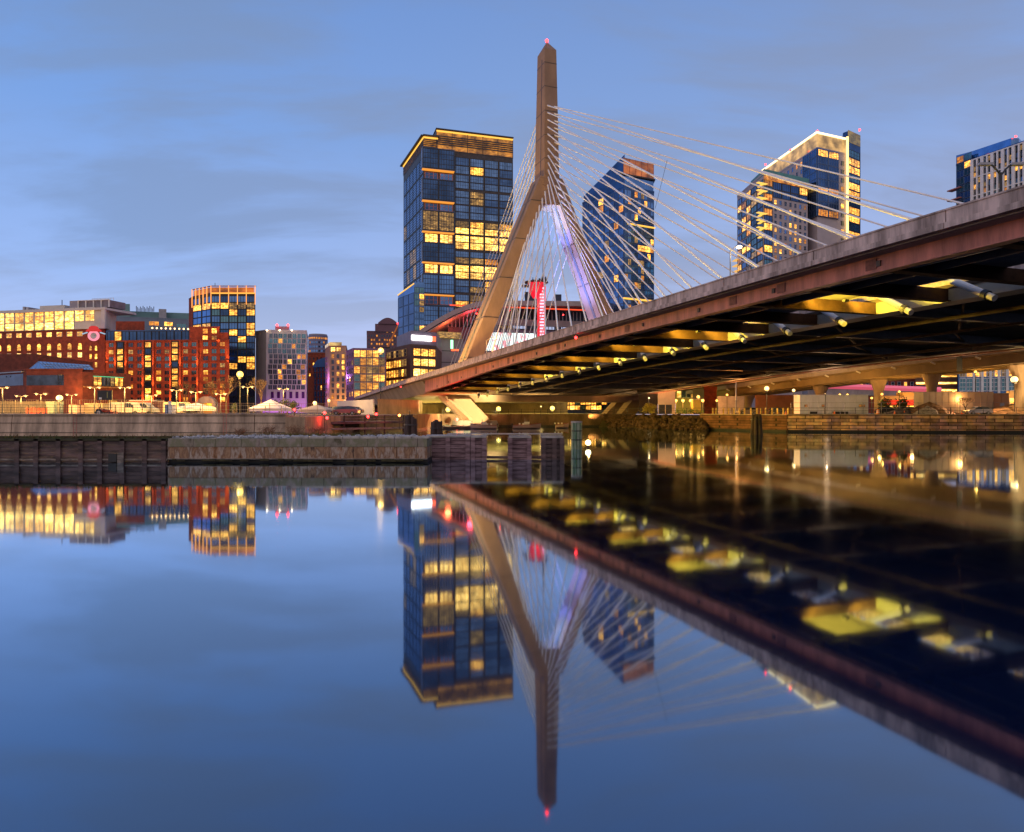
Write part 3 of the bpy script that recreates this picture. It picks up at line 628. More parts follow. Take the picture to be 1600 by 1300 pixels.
grid(qb,fB,5.8,fB.L-.1,Z(311,310),Z(286,310),4,2,.97,.95,rnd(65,.4,(LIT2,LIT1),(GLASSD,)),BLACK,'plain',4,1,.02,'glazed_bay')
mb=MB(); mb.prism([P(1173,321),P(1194,304.5),P(1263,317.5),P(1258,343),P(1176,350)],Z(286,310),Z(274,305)); mb.build('upper_storey',LIT2,qb)
mb=MB(); mb.prism([P(1173,320.5),P(1194,304),P(1264,317),P(1259,344),P(1175,351)],Z(274,305)+.01,Z(265,305)); mb.build('roof_screen',mat('green_copper_cladding',(.10,.28,.26),.5,.3,.15,.4),qb)
for k in range(7):
    z_=Z(294+k*11.2*1.0+(12 if k>2 else 0),310); mb=MB(); fB.box(mb,-4.6,.9,z_-.2,z_+.15,.1,1.5); fA.box(mb,fA.L-3.5,fA.L+1,z_-.2,z_+.15,.1,1.4); mb.build('balcony_light',glow('yellow_balcony',(1,.58,.10),1.3),qb)
for k in range(4):
    z_=Z(400+k*9,330); mb=MB(); fA.box(mb,-4,1.5,z_-.15,z_+.2,-4,1.2); mb.build('balcony',glow('yellow_balcony2',(1,.55,.15),.9),qb)
# ---- far right tower R ----
e0,e1,e2=P(1494,330),P(1519,300),P(1640,291)
zr=Z(262,300)
def ztop(px,D_,y): return Z(y,D_)
rt=building('white_grid_tower','blue glass tower with a white framed grid and curved top at the right edge',[e0,P(1522,322),e2,P(1660,330),P(1520,360)],GZ,Z(250,322),GLASSD)
f_=Fr(e0,P(1519,322)); 
grid(rt,f_,.2,f_.L-.2,Z(345,325),Z(246,330),2,9,.96,.9,rnd(71,.25,(LIT1,LIT2),(GLASST,GLASSB)),TRIM,'plain',2,1,0,'glazed_bay')
fR=Fr(P(1519,322),e2)
mb=MB(); nco=14
for k in range(nco+1): s_=.4+(fR.L-.8)*k/nco; fR.box(mb,s_-(.7 if k%2==0 else .35),s_+(.7 if k%2==0 else .35),GZ+40,Z(250,322),.05,.9)
for k in range(9): z_=Z(250,322)-k*8.6; fR.box(mb,.4,fR.L,z_-.5,z_,.05,.8)
mb.build('white_grid',WHITE,rt)
grid(rt,fR,.4,fR.L-.4,Z(250,322)-8.6*5,Z(250,322)-.5,nco,15,.82,.84,rnd(72,.42,(LIT1,LIT2,LIT4),(GLASSB,GLASSN)),BLACK,'plain',2,1,.02)
mb=MB(); mb.prism([e0,P(1521,324),P(1580,309),P(1592,309),P(1606,320),P(1600,345),P(1520,360)],Z(250,322)+.8,Z(243,330)); mb.build('curved_roof_screen',GLASSB,rt)
MB().sphere((*P(1587,308),Z(243,330)+.4),.45).build('beacon_lamp',RED,rt)
for z_ in (Z(296,330),Z(312,330)): mb=MB(); f_.box(mb,-4,3,z_,z_+.5,-2,1.2); mb.build('balcony',RUST,rt)
# ---- far towers on the skyline ----
bx0,bx1=P(482,700),P(512,705)
def round_tower():
    c=P(497,712); rad=15*700/F; t_=thing('round_office_tower','distant round lavender office tower left of the beige apartment block','building',(*c,GZ))
    zt_=Z(523,700); ring=[(c[0]+rad*math.cos(2*math.pi*k/24),c[1]+rad*math.sin(2*math.pi*k/24)) for k in range(24)]
    MB().prism(ring,GZ,zt_).build('wall',mat('lavender_wall',(.20,.19,.30),.7,0,.1,.1),t_)
    MB().prism([(c[0]+(x-c[0])*.94,c[1]+(y-c[1])*.94) for x,y in ring],zt_,zt_+1.5).build('roof',LAV,t_)
    g_=random.Random(3)
    for r in range(9):
        for k in range(12,24):
            a,b=ring[k],ring[(k+1)%24]; f_=Fr(a,b); window(t_,f_,f_.L/2,zt_-3-r*4.4,f_.L*.8,2.2,LIT2 if g_.random()<.3 or r==0 else GLASSB,LAV,'plain')
round_tower()
t0=P(573,700); MAR=mat('maroon_stone',(.17,.085,.11),.7,0,.12,.1)
ft=building('stepped_office_tower','distant maroon office tower with a stepped rounded top',back(P(573,700),P(625,705),30),GZ,Z(518,700),MAR)
MB().prism(back(P(586,699),P(625,705),28),Z(518,700),Z(506,700)).build('upper_step',MAR,ft)
f_=Fr(P(591,698.6),P(621,703)); n=9; mb=MB(); mb.loft([[f_.pt(f_.L*k/n,Z(506,700),q) for q in (0,-26)]+[f_.pt(f_.L*k/n,Z(506,700)+6.5*math.sin(math.pi*(k+.6)/(n+1.2)),q) for q in (-26,0)] for k in range(n+1)]); mb.build('rounded_top',MAR,ft)
f_=Fr(P(573,700),P(625,705)); grid(ft,f_,1,f_.L-1,Z(560,700),Z(508,700),12,8,.6,.5,lambda c,r:None if (c<3 and r<2) else (LIT2 if rg.random()<.42 else GLASSN),MAR)
# ---- tower crane by the annex ----
cr=thing('construction_crane','orange lattice construction crane left of the glass annex','crane',(*P(612,430),GZ))
mb=MB(); a=V((*P(603,430),Z(548,430))); b=V((*P(622,430),Z(508,430))); 
for o_ in (V((0,0,.9)),V((0,0,-.9)),V((0,1.4,0))): mb.tube(a+o_,b+o_*.5,.22,n=5)
for k in range(12): p=a+(b-a)*k/12; q=a+(b-a)*(k+1)/12; mb.tube(p+V((0,0,.9)),q-V((0,0,.8)),.12,n=4); mb.tube(p-V((0,0,.9)),q+V((0,1.3,0)),.12,n=4)
mb.build('boom',mat('orange_glow_paint',(.75,.22,.04),.5,0,.1,emit=(1,.3,.05),es=.12),cr)  # faint glow put into the boom's paint
MB().tube((a.x,a.y,GZ),a,1.0).build('mast',DKST,cr); MB().box((a.x,a.y,a.z+1),(6,2.4,2.6)).build('cab',DKST,cr); MB().sphere(b+V((0,0,1)),.7).build('beacon_lamp',RED,cr)
# ---- blue glass tower base: rounded lit office L ----
BND=mat('brown_spandrel',(.12,.06,.04),.6,0,.2,.4)
w0,w1,w2=P(592,290),P(645,262),P(681,268)
lo=building('lit_corner_office','low office block with fully lit floors and brown bands below the glass office tower',[w0,P(636,264),P(641,261.5),w1,w2,P(690,300),P(610,320)],GZ,Z(541,262),BND)
f_=Fr(w0,P(636,264)); f2=Fr(w1,w2)
grid(lo,f_,.3,f_.L-.2,GZ+6,Z(541,262)-.2,11,5,.86,.76,lambda c,r:(LIT4 if rg.random()<.5 else GLASSN) if r==0 else rg.choice((LIT1,LIT1,LIT4)),mat('tan_pier',(.55,.35,.15),.7,0,.1),'plain',1,2,0)
f3=Fr(P(636,264),w1); grid(lo,f3,.1,f3.L-.1,GZ+6,Z(541,262)-.2,2,5,.96,.76,lambda c,r:LIT1 if r else LIT4,BND,'plain',2,1,0)
grid(lo,f2,.1,f2.L-.1,GZ+6,Z(541,262)-.2,3,5,.96,.76,lambda c,r:LIT3 if r else LIT1,BND,'plain',3,1,0)
up=MB().prism([P(620,284),P(642,263),P(682,270),P(690,300),P(630,318)],Z(541,262)+.02,Z(516,262)); up.build('upper_band',mat('violet_grey_metal',(.24,.20,.26),.5,.3,.1,.3),lo)
f2=Fr(P(642,263),P(682,270)); mb=MB(); f2.box(mb,.2,f2.L-2.4,Z(531,263),Z(523.5,263),.15,.5); mb.build('sign_panel',glow('white_sign',(1,.97,.9),6),lo)
mb=MB(); f2.box(mb,f2.L-2.2,f2.L-.6,Z(531,263),Z(523.5,263),.15,.5); mb.build('sign_panel',glow('red_sign',(1,.10,.03),3),lo)
# ---- arena N ----
ARW=mat('arena_panel',(.30,.27,.29),.7,0,.1,.25)
n0,n1=P(676,330),P(915,345)
ar=building('sports_arena','grey sports arena with a curved roof lit red underneath behind the pylon',back(P(700,328),n1,80),GZ,Z(512,330),mat('arena_dark',(.10,.07,.10),.7,0,.2,.2),parapet=.3)
MB().prism(back(P(676,318),P(724,324),9),GZ,Z(528,320)).build('corner_panel',ARW,ar)
f_=Fr(P(676,318),P(724,324)); mb=MB()
for z_ in (Z(548,320),Z(566,320)): f_.box(mb,0,f_.L,z_-.15,z_+.15,.02,.06)
mb.build('panel_joint',BLACK,ar)
MB().prism(back(P(683,317),P(722,322),6),Z(528,320)+.02,Z(519,320)).build('glass_box',LIT4,ar)
# curved roof: rises from a point at left
rf=[]; NR=16
for k in range(NR+1):
    u=k/NR; px=658+(935-658)*u; y=519-46*math.sin(min(1,u*2.5)*math.pi/2)+ (2*max(0,u-.4)); D_=322+22*u; x,yy=P(px,D_); z_=Z(y,D_); th_=2.4 
    nx_=.0
    rf.append([(x,yy-7,z_-th_),(x,yy+60,z_-th_+1),(x,yy+60,z_+1.5),(x,yy-7,z_)])
MB().loft(rf).build('roof',mat('roof_edge_grey',(.40,.33,.33),.6,.1,.1,.3),ar)
mb=MB().loft([[(r[0][0]+.6,r[0][1]+1.2,r[0][2]-.4),(r[1][0],r[1][1]-20,r[1][2]-.4-3),(r[1][0],r[1][1]-20,r[1][2]-.2-3),(r[0][0]+.6,r[0][1]+1.2,r[0][2]-.08)] for r in rf[:9]]); mb.build('red_soffit',mat('white_soffit',(.7,.6,.58),.6,0,.1),ar)
light('red_soffit_light','POINT',(*P(700,322),Z(510,322)),ar,1600,(1,.10,.03),1.5)
light('red_soffit_light','POINT',(*P(735,324),Z(492,324)),ar,1600,(1,.04,.06),1.5)
f_=Fr(P(700,327.4),P(912,344)); mb=MB()
for k in range(38): s_=f_.L*k/37; f_.box(mb,s_-.15,s_+.15,Z(512,330),Z(482,330),.0,.3)
mb.build('facade_fins',GREYM,ar)
mb=MB(); f_.box(mb,0,f_.L,Z(481.5,330),Z(479.5,330),5.2,5.5); mb.build('red_light_strip',glow('red_strip',(1,.08,.02),1.2),ar)
mb=MB(); f_.box(mb,f_.L*.25,f_.L,Z(507,330),Z(497,330),.5,1.6); mb.build('grey_band',ARW,ar)
mb=MB(); f_.box(mb,f_.L*.2,f_.L,Z(560,330),Z(514,330),.3,.8); mb.build('blue_panel_wall',mat('purple_panel',(.17,.13,.22),.6,.1,.2,.3),ar)
mb=MB(); fs=Fr(P(756,322),P(838,328)); fs.box(mb,0,fs.L,Z(550,325),Z(519.5,325),0,.8); mb.build('screen_housing',BLACK,ar)
ms=bpy.data.materials.new('led_screen'); ms.use_nodes=True; t=ms.node_tree; b=t.nodes['Principled BSDF']; g=t.nodes.new('ShaderNodeNewGeometry')
nn=t.nodes.new('ShaderNodeTexNoise'); nn.inputs['Scale'].default_value=.42; nn.inputs['Detail'].default_value=6; t.links.new(g.outputs['Position'],nn.inputs['Vector']); rr_=t.nodes.new('ShaderNodeValToRGB'); e=rr_.color_ramp.elements
e[0].position=.40; e[0].color=(1,.18,.22,1); e[1].position=.47; e[1].color=(.72,1,.95,1); t.links.new(nn.outputs[0],rr_.inputs[0]); t.links.new(rr_.outputs[0],b.inputs['Emission Color']); b.inputs['Emission Strength'].default_value=1.3; ms.cycles.emission_sampling='NONE'
mb=MB(); fs.box(mb,.4,fs.L-.4,Z(549,325),Z(520.5,325),.82,1.0); mb.build('screen',ms,ar)
for k,(px,y,c) in enumerate(((730,484,0),(745,490,0),(781,486,1),(796,485,0),(880,492,1))):
    MB().sphere((*P(px,326),Z(y,326)),.35).build('red_spot_lamp',RED,ar)
MB().box((*P(706,316),Z(538,316)),(1.2,.3,4)).build('green_sign',glow('green_white_sign',(.35,1,.5),2.5),ar)
MB().box((*P(711,314),Z(547,314)),(3.4,.3,.8)).build('red_sign',glow('red_sign',(1,.10,.03),3),ar)
# dark blocks rising behind the arena roof
for nm,lab,a_,b_,y_ in (('office_block','grey blue office block just behind the arena roof left of the antenna tower',820,842,458),('office_block','dark box shaped roof block behind the arena right of the antenna tower',866,877,462)):
    building(nm,lab,back(P(a_,420),P(b_,420),20),GZ,Z(y_,420),mat('slate_block',(.10,.11,.17),.7,0,.1,.1))
# ---- antenna / red lit tower O ----
ot=thing('antenna_tower','red lit tower with a round platform and tall antenna between the pylon legs','tower',(*P(846,300),GZ))
x,y=P(846,300)
MB().box((x,y,(GZ+Z(448,300))/2),(3.6,3.6,Z(448,300)-GZ)).build('shaft',mat('red_glow_panel',(.6,.03,.04),.4,0,.1,.4,emit=(1,.02,.04),es=.7),ot)  # red lighting of the shaft put in as its own glow
mb=MB()
for k in range(24): z_=Z(448,300)-1-k*1.35; mb.box((x+.1,y-1.95,z_),(1.8,.25,.75))
mb.build('lit_louvre',glow('pink_white_louvre',(1,.45,.6),2.0),ot)
mb=MB().loft([[(x-2.2+r*math.cos(2*math.pi*k/16),y+r*math.sin(2*math.pi*k/16),z_) for k in range(16)] for r,z_ in ((1.6,Z(466,300)),(3.2,Z(457,300)),(3.6,Z(444,300)),(4.0,Z(443,300)))]); mb.build('red_drum',mat('red_glow_drum',(.6,.03,.05),.4,0,.1,emit=(1,.015,.05),es=.45),ot)  # drum glows by itself in place of red light falling on it
mb=MB(); z_=Z(443,300)
mb.loft([[(x-2.4+r*math.cos(2*math.pi*k/16),y+r*math.sin(2*math.pi*k/16),zz) for k in range(16)] for r,zz in ((4.4,z_),(5.4,z_+.3),(5.4,z_+.6),(2,z_+.7))]); mb.box((x-6,y,Z(447,300)),(5,2.5,.8)); mb.build('platform',DKST,ot)
ra=random.Random(6)
for k in range(12): mb=MB(); q=(x-4.5+ra.random()*8,y+ra.random()*3-1.5,z_+.6); mb.tube(q,(q[0],q[1],q[2]+1+ra.random()*1.6),.14); mb.box((q[0],q[1]-.2,q[2]+1),(.7,.4,.8)); mb.build('aerial',DKST,ot)
MB().tube((x+.8,y,z_),(x+.8,y,Z(400,300)),.35,.22).tube((x+.8,y,Z(400,300)),(x+.8,y,Z(372,300)),.2,.08).build('mast_antenna',DKST,ot)
light('red_tower_light','POINT',(x-2,y-6,Z(470,300)),ot,2500,(1,.05,.08),.5)
# ================= left bank buildings =================
BR1=brick('dark_red_brick',(.34,.055,.022),(.26,.04,.018),(.2,.07,.04),1,.6,.2)
BR2=brick('orange_red_brick',(.46,.065,.022),(.34,.05,.018),(.26,.08,.04),1,.6,.2)
BR3=brick('rust_brown_brick',(.22,.045,.025),(.17,.035,.02),(.13,.05,.03),1,.8,.25)
CREAM=mat('cream_frame',(.62,.58,.52),.6,0,.08,.3)
rg=random.Random(12)
# ---- A: brick warehouse with arched windows and glass storeys on top ----
a0,a1,a2=P(-40,262),P(143,250),P(160,248)
wa=building('brick_warehouse','old dark brick warehouse with arched lit windows below a glass rooftop addition',[P(-80,262),P(164,248),P(180,300),P(-60,310)],GZ,Z(517,250),BR1,parapet=.5)
f_=Fr(P(-80,262),P(164,248)); ppx=lambda px: (px+80)/244*f_.L
for c in range(11):
    px=-15+c*15.6+ (1.5 if c>0 else 0)
    if px>130: continue
    s_=ppx(px); window(wa,f_,s_,Z(524,255),2.45,1.75,LIT1,CREAM,'plain',2,2); window(wa,f_,s_,Z(543,255),1.9,2.6,LIT1,BR1,'arch'); 
    window(wa,f_,s_,Z(556,255),1.9,1.9,LIT3,CREAM,'plain',2,2); window(wa,f_,s_,Z(570,255),1.9,1.9,LIT1,CREAM,'plain',2,2)
for px in (143,151):
    for y in (544,557,570): window(wa,f_,ppx(px),Z(y,249),1.1,2.0,LIT1,BR1,'arch' if y==544 else 'plain')
# glass addition
g0,g1,g2=P(-70,262),P(165,247),P(182,262)
mb=MB().prism([g0,g1,g2,P(170,300),P(-60,310)],Z(517,250)+.6,Z(486,250)); mb.build('glass_addition',CREAM,wa)
fg=Fr(g0,g1); px2=lambda px:(px+70)/235*fg.L
for k in range(15):
    s0=px2(-28+k*15.4-7.2)
    if -28+k*15.4>165: break
    w_=15.4/235*fg.L; s_=s0+w_/2
    if s_+w_/2>fg.L: break
    window(wa,fg,s_,Z(495,255),w_*.93,5.2,(LIT1 if 4<=k<=7 else LIT3) ,CREAM,'plain',2,2,0,'lit_bay')
    if -28+k*15.4<125: window(wa,fg,s_,Z(511,255),w_*.95,2.9,LIT3,mat('glass_rail',(.3,.4,.35),.3,0,.1),'plain',1,1,0,'lit_bay')
mb=MB(); fg.box(mb,-1,fg.L+.6,Z(486,250),Z(482.5,250),-14,.8); fg.box(mb,fg.L-1.3,fg.L+.3,Z(515,250),Z(482,250),.06,.7); mb.build('white_frame',mat('white_frame',(.6,.57,.58),.6,0,.06),wa)
f2=Fr(g1,g2)
for (s0,s1,y0,y1,m_) in ((px2(106),px2(120),482,470,LAV),(px2(120),px2(166),482,471,mat('plant_screen',(.22,.19,.22),.7,0,.2,.4)),(px2(60),px2(98),482,476,CREAM),(px2(33),px2(36),482,476,GREYM),(px2(38),px2(42),482,477,GREYM)):
    mb=MB(); fg.box(mb,s0,s1,Z(y0,252)+.02,Z(y1,252),-9,-1.5); mb.build('roof_plant',m_,wa)
mb=MB()
for k in range(5): s_=px2(120+k*11.5); fg.box(mb,s_-.18,s_+.18,Z(482,252),Z(470,252),-1.45,-1.1)
fg.box(mb,px2(120),px2(166),Z(471,252),Z(470,252),-1.45,-1.1)
for k in range(9): s_=px2(132+k*4); fg.box(mb,s_-.05,s_+.05,Z(470,252),Z(466,252),-4,-3.9)
fg.box(mb,px2(132),px2(164),Z(466.6,252),Z(466,252),-4,-3.9)
mb.build('roof_frame',WHITE,wa); mb=MB(); q=fg.pt(px2(85.5),Z(482,252),-4); mb.tube(q,(q[0],q[1],Z(466,252)),.14); mb.build('flue',BLACK,wa)
light('facade_lamp','POINT',(*P(60,225),Z(590,225)),wa,9000,(1,.5,.15),1)
# sign: ring with red cap on the warehouse corner
sg=thing('ring_sign','round pink ring sign with a red cap on the corner of the brick warehouse','sign',(*P(147,244),Z(528,244)))
c=(*P(147,244.5),Z(524.5,244)); mb=MB(); n=28; 
def ringpt(r,k,dy): t=2*math.pi*k/n; return (c[0]+r*math.cos(t),c[1]+dy,c[2]+r*math.sin(t)*.92)
mb.loft([[ringpt(r,k,dy) for (r,dy) in ((1.25,0),(2.0,0),(2.0,-.5),(1.25,-.5))] for k in range(n+1)],cap=False); mb.build('ring',glow('pink_ring',(1,.28,.36),1.2),sg)
mb=MB(); mb.poly([ringpt(1.24,k,-.2) for k in range(n)]); mb.build('disc',mat('grey_disc',(.35,.42,.48),.4,0,.3,1.2),sg)
mb=MB().loft([[ (c[0]+w_*a,c[1]-.3+b,c[2]+z_) for a,b in ((-1,.4),(1,.4),(1,-.3),(-1,-.3))] for w_,z_ in ((2.7,1.5),(2.5,2.0),(1.6,2.5),(1.4,3.1),(.7,3.5))]); mb.build('red_cap',glow('red_cap',(.9,.02,.02),.7),sg)
mb=MB()
for s_ in (-1,1):
    for k in range(4): mb.box((c[0]+s_*(2.5+.45*k),c[1]-.2,c[2]+1.15-.15*k),(.5,.3,.35))
mb.build('side_scroll',glow('pale_blue_scroll',(.45,.7,.9),.8),sg)
# ---- B: teal/grey laboratory behind ----
TEAL=mat('teal_panel',(.16,.30,.30),.6,.1,.08,.2)
tb=building('teal_roofed_block','grey blue office block with teal rooftop plant screens behind the brick hotel',back(P(178,340),P(300,352),40),GZ,Z(495,340),mat('grey_blue_panel',(.20,.25,.33),.6,.1,.06,.2),parapet=.4)
f_=Fr(P(178,340),P(300,352))
MB().prism(back(P(170,345),P(203,347),20),Z(495,340)+.02,Z(474,345)).build('roof_plant',TEAL,tb)
MB().prism(back(P(196,350),P(300,358),20),Z(495,340)+.03,Z(486,350)).build('roof_plant',TEAL,tb)
MB().prism(back(P(248,349),P(260,350),6),Z(495,340)+.05,Z(483,350)).build('roof_plant',GREYM,tb)
mb=MB()
for k in range(14): q=P(213+k*2.1,349); mb.tube((*q,Z(487,349)),(*q,Z(478+ (k*7%5),349)),.18,n=5)
mb.build('flue_row',DKST,tb)
for px in (236,243,260,265): window(tb,f_,(px-178)/122*f_.L,Z(505,345),2.6,2.2,LIT2 if px<250 else LIT1,GREYM)
for px in (279,287): window(tb,f_,(px-178)/122*f_.L,Z(507,345),2.4,2.2,GLASST,GREYM)
# ---- C: brick hotel with vertical uplit bays ----
h0,h1=P(165,236),P(358,232)
ht=building('brick_hotel','long red brick hotel with uplit piers and a dark glass top storey',back(h0,h1,22),GZ,Z(532,233),BR2,parapet=.3)
f_=Fr(h0,h1); X_=lambda px:(px-165)/193*f_.L
MB().prism(back(P(166,237.5),P(297,235.5),18),Z(532,233)+.35,Z(514,233)).build('glass_top_storey',GLASSD,ht)
ft_=Fr(P(166,237.5),P(297,235.5)); grid(ht,ft_,.3,ft_.L-.3,Z(531,233),Z(515,233),11,1,.95,.95,lambda c,r:LIT1 if c==1 else GLASSD,BLACK,'plain',2,1,.02,'glazed_bay')
MB().prism(back(P(296,234),P(343,233),15),Z(532,233)+.36,Z(510,233)).build('raised_wing',BR2,ht)
MB().prism(back(P(343,233.3),P(357,233),15),Z(532,233)+.37,Z(547,233)+6).build('corner_wing',BR2,ht)
MB().prism(back(P(181,240),P(226,240),12),Z(514,233)+.3,Z(502,240)).build('penthouse',BR1,ht)
rows=[538,549,560,571,582,592,603,613,624]
cols=[(174,1),(205,0),(219,0),(249,0),(262,0),(291,0),(304,0),(322,1),(335,1),(348,1)]
for (px,kind) in cols:
    for r,y in enumerate(rows):
        l=rg.random()<(.55 if px>315 else .2)
        if px<180 and r>5: continue
        window(ht,f_,X_(px),Z(y,233),1.9,1.55,rg.choice((LIT1,LIT2,LIT4)) if l else rg.choice((GLASSN,GLASST)),BR2,'plain',2,1)
for px in (321,335): 
    for y in (517,528): 
        fw=Fr(P(296,234),P(343,233)); window(ht,fw,(px-296)/47*fw.L,Z(y,233),2,1.8,LIT2 if (px+y)%3 else LIT1,BR2,'plain',2,1)
# glazed slots
for pa in (189,233,275):
    mb=MB(); f_.box(mb,X_(pa-5.5),X_(pa+5.5),GZ+3,Z(533,233),.02,.3); mb.build('glazed_slot',BLACK,ht)
    fx=Fr(f_.pt(X_(pa-5),0,.3)[:2],f_.pt(X_(pa+5),0,.3)[:2]); grid(ht,fx,0,fx.L,Z(626,233),Z(533,233),1,9,.94,.8,lambda c,r:(LIT1 if rg.random()<.55 else GLASSD),BLACK,'plain',3,1,0,'glazed_bay')
for pa in (181,198,225,241,268,283,310):
    mb=MB(); f_.box(mb,X_(pa)-.35,X_(pa)+.35,GZ,Z(531.5,233),.05,.5); mb.build('pier',BR2,ht)
for pa,y in [(pa,y) for pa in (167,182,198,225,241,268,283,310) for y in (576,608,632)]+[(357,576),(342,545)]:
    if pa<185 and y>600: continue
    q=V(f_.pt(X_(pa),Z(y,233),1.0)); light('facade_uplight','SPOT',q,ht,5500,(1,.36,.06),.15,q+V((0,.9,6)),34,.8)
mb=MB()
for y in (533,565,598): f_.box(mb,0,f_.L,Z(y,233),Z(y,233)+.35,.02,.2)
mb.build('string_course',BR1,ht)
# parasols/terrace lights on its roof
mb=MB(); 
for k in range(9): q=P(238+k*7,236.5); mb.sphere((*q,Z(514.5+.2*k,236)+.5),.28,n=6,k=4)
mb.build('terrace_lights',glow('festoon_bulb',(1,.55,.2),7),ht)['kind']='stuff'
# arched entrance portal
pt=thing('stone_portal','pale stone arched portal in front of the brick hotel','portal',(*P(322,200),GZ))
x,y=P(324,200); prof=[(-2.7,0),(-2.7,3.0),(-2.0,4.3),(-.7,5.0),(.7,5.0),(2.0,4.3),(2.7,3.0),(2.7,0),(1.9,0),(1.9,3.1),(-1.6,3.1),(-1.6,0)]
mb=MB(); n=len(prof); o_=[(-2.7,0),(-1.6,0),(-1.6,3.1),(1.9,3.1),(1.9,0),(2.7,0),(2.7,3.0),(2.0,4.3),(.7,5.0),(-.7,5.0),(-2.0,4.3),(-2.7,3.0)]
for q in (-1.2,1.2): mb.poly([(x+a,y+q,GZ+b) for a,b in o_])
for k in range(n): a,b=o_[k],o_[(k+1)%n]; mb.quad((x+a[0],y-1.2,GZ+a[1]),(x+b[0],y-1.2,GZ+b[1]),(x+b[0],y+1.2,GZ+b[1]),(x+a[0],y+1.2,GZ+a[1]))
mb.build('arch',CONC,pt); light('portal_light','POINT',(x+.2,y,GZ+2.6),pt,260,(1,.5,.08),.2)
MB().box((x+.15,y+1.0,GZ+1.5),(3.4,.1,3)).build('back_panel',mat('ochre_panel',(.5,.3,.08),.7,0,.1),pt)
# ---- D: dark glass tower with orange crown ----
d0,d1,d2=P(301,300),P(330,291),P(399,291)
dt=building('dark_glass_tower','dark navy glass tower with a glowing orange crown behind the brick hotel',[P(295,306),d0,d1,d2,P(396,320),P(300,322)],GZ,Z(458,291),BLACK,parapet=.1)
zc0=Z(458,291)
RB=MB().prism([P(295,303),P(301.2,299.6),P(306,318),P(298,320)],GZ,Z(460,300)-1.5); RB.build('brick_side',BR1,dt)
fA=Fr(d0,d1); fB=Fr(d1,d2); nrow=16; z0_,z1_=Z(630,291),Z(462,291)
grid(dt,fA,.1,fA.L-.1,z0_,z1_,2,nrow,.97,.93,lambda c,r:LIT1 if r in (1,4) else (GLASSB if r<5 else GLASSD),BLACK,'plain',2,1,0,'glazed_bay')
grid(dt,fB,.1,fB.L-.1,z0_,z1_,5,nrow,.97,.93,lambda c,r:(LIT1 if c in(0,1) else LIT4) if r==1 else (LIT1 if (c==4 and r in (2,4,5,9,10)) or (c==2 and r in (2,5,10)) or rg.random()<.06 else rg.choice((GLASSB,GLASSD,GLASSD,GLASST))),BLACK,'plain',3,1,0,'glazed_bay')
OC=litmat('orange_crown_panel',(.62,.13,.008),(.95,.24,.02),1.1,.1,.6)
MB().prism([P(302.5,301),P(330.5,292.5),P(397,292.5),P(394,310),P(304,312)],zc0+.1,Z(448,291)).build('crown_screen',OC,dt)
mb=MB(); n=11
for k in range(n+1):
    f_,s_=(fA,fA.L*k/5) if k<5 else (fB,fB.L*(k-5)/5.0) 
    if k>10: break
    f_.box(mb,s_-.12,s_+.12,Z(476,291) if k%1==0 else zc0,Z(446.5,291),.1,.45)
mb.build('light_fin',glow('fin_light',(1,.36,.08),1.5),dt)
mb=MB(); fA.box(mb,-.2,fA.L,Z(447.5,291),Z(446.3,291),-.4,.2); fB.box(mb,0,fB.L+.2,Z(447.5,291),Z(446.3,291),-.4,.2); mb.build('crown_cap',RUST,dt)
mb=MB(); fB.box(mb,0,fB.L,zc0-.3,zc0+.2,.05,.3); mb.build('crown_light_strip',glow('amber_strip2',(1,.4,.05),1.6),dt)
q=P(336,296); MB().tube((*q,Z(447,296)),(*q,Z(442,296)),.12).build('flue',BLACK,dt)
# ---- E: brown museum-like block with skylight, nearest ----
e0,e1,e2,e3=P(-60,158),P(129,150),P(203,158),P(210,175)
eb=building('rust_brick_block','low rust coloured brick block with wide dark windows and a glass skylight',[P(-60,170),P(41,152),P(129,150),P(130,185),P(-60,190)],GZ,Z(578,151),BR3,parapet=.25)
MB().prism([P(129.2,150),P(204,160),P(204,185),P(129.2,186)],GZ,[Z(581,150),Z(584,160),Z(584,185),Z(581,186)]).build('side_wing',BR3,eb)
MB().prism([P(-70,196),P(58,190),P(145,190),P(145,215),P(-70,215)],GZ,[Z(553,196),Z(553,190),Z(566,190),Z(566,215),Z(553,215)]).build('rear_block',BR3,eb)
f_=Fr(P(41,152),P(129,150)); X_=lambda px:(px-41)/88*f_.L
mb=MB(); f_.box(mb,X_(41.6),X_(100),Z(602,151),Z(586,151),-.0,.05); mb.build('ribbon_window',GLASSN,eb)
window(eb,f_,X_(95),Z(590,151),1.2,1.3,LIT1,BLACK); window(eb,f_,X_(94),Z(599,151),.5,.6,LIT2,BLACK)
f0=Fr(P(-60,170),P(41,152)); mb=MB(); f0.box(mb,f0.L*.2,f0.L*.96,Z(602,153),Z(584,153),0,.05); mb.build('ribbon_window',GLASSN,eb); mb=MB(); f0.box(mb,f0.L*.2,f0.L*.97,Z(582,153),Z(580,153),0,.5); mb.build('canopy',GREYM,eb)
window(eb,f0,f0.L*.75,Z(588,155),2.2,.3,LIT1,BLACK)
f2=Fr(P(129.2,150),P(204,160)); X2=lambda px:(px-129)/75*f2.L
for k,px in enumerate((147,153,160,167,173,180,187)): window(eb,f2,X2(px+1),Z(596,154),.95,2.1,[LIT1,LIT1,GLASSN,GLASSN,LIT4,LIT1,LIT1][k],BLACK,'plain',1,2)
mb=MB(); f2.box(mb,X2(144),X2(192),Z(589,154),Z(588,154),.1,.14); mb.build('green_neon',glow('green_neon',(.1,1,.45),.8),eb)
mb=MB(); f2.box(mb,X2(129),X2(192),Z(606,154),Z(604,154),.05,.6); mb.build('canopy',mat('ochre_fascia',(.35,.15,.05),.7,0,.1),eb)
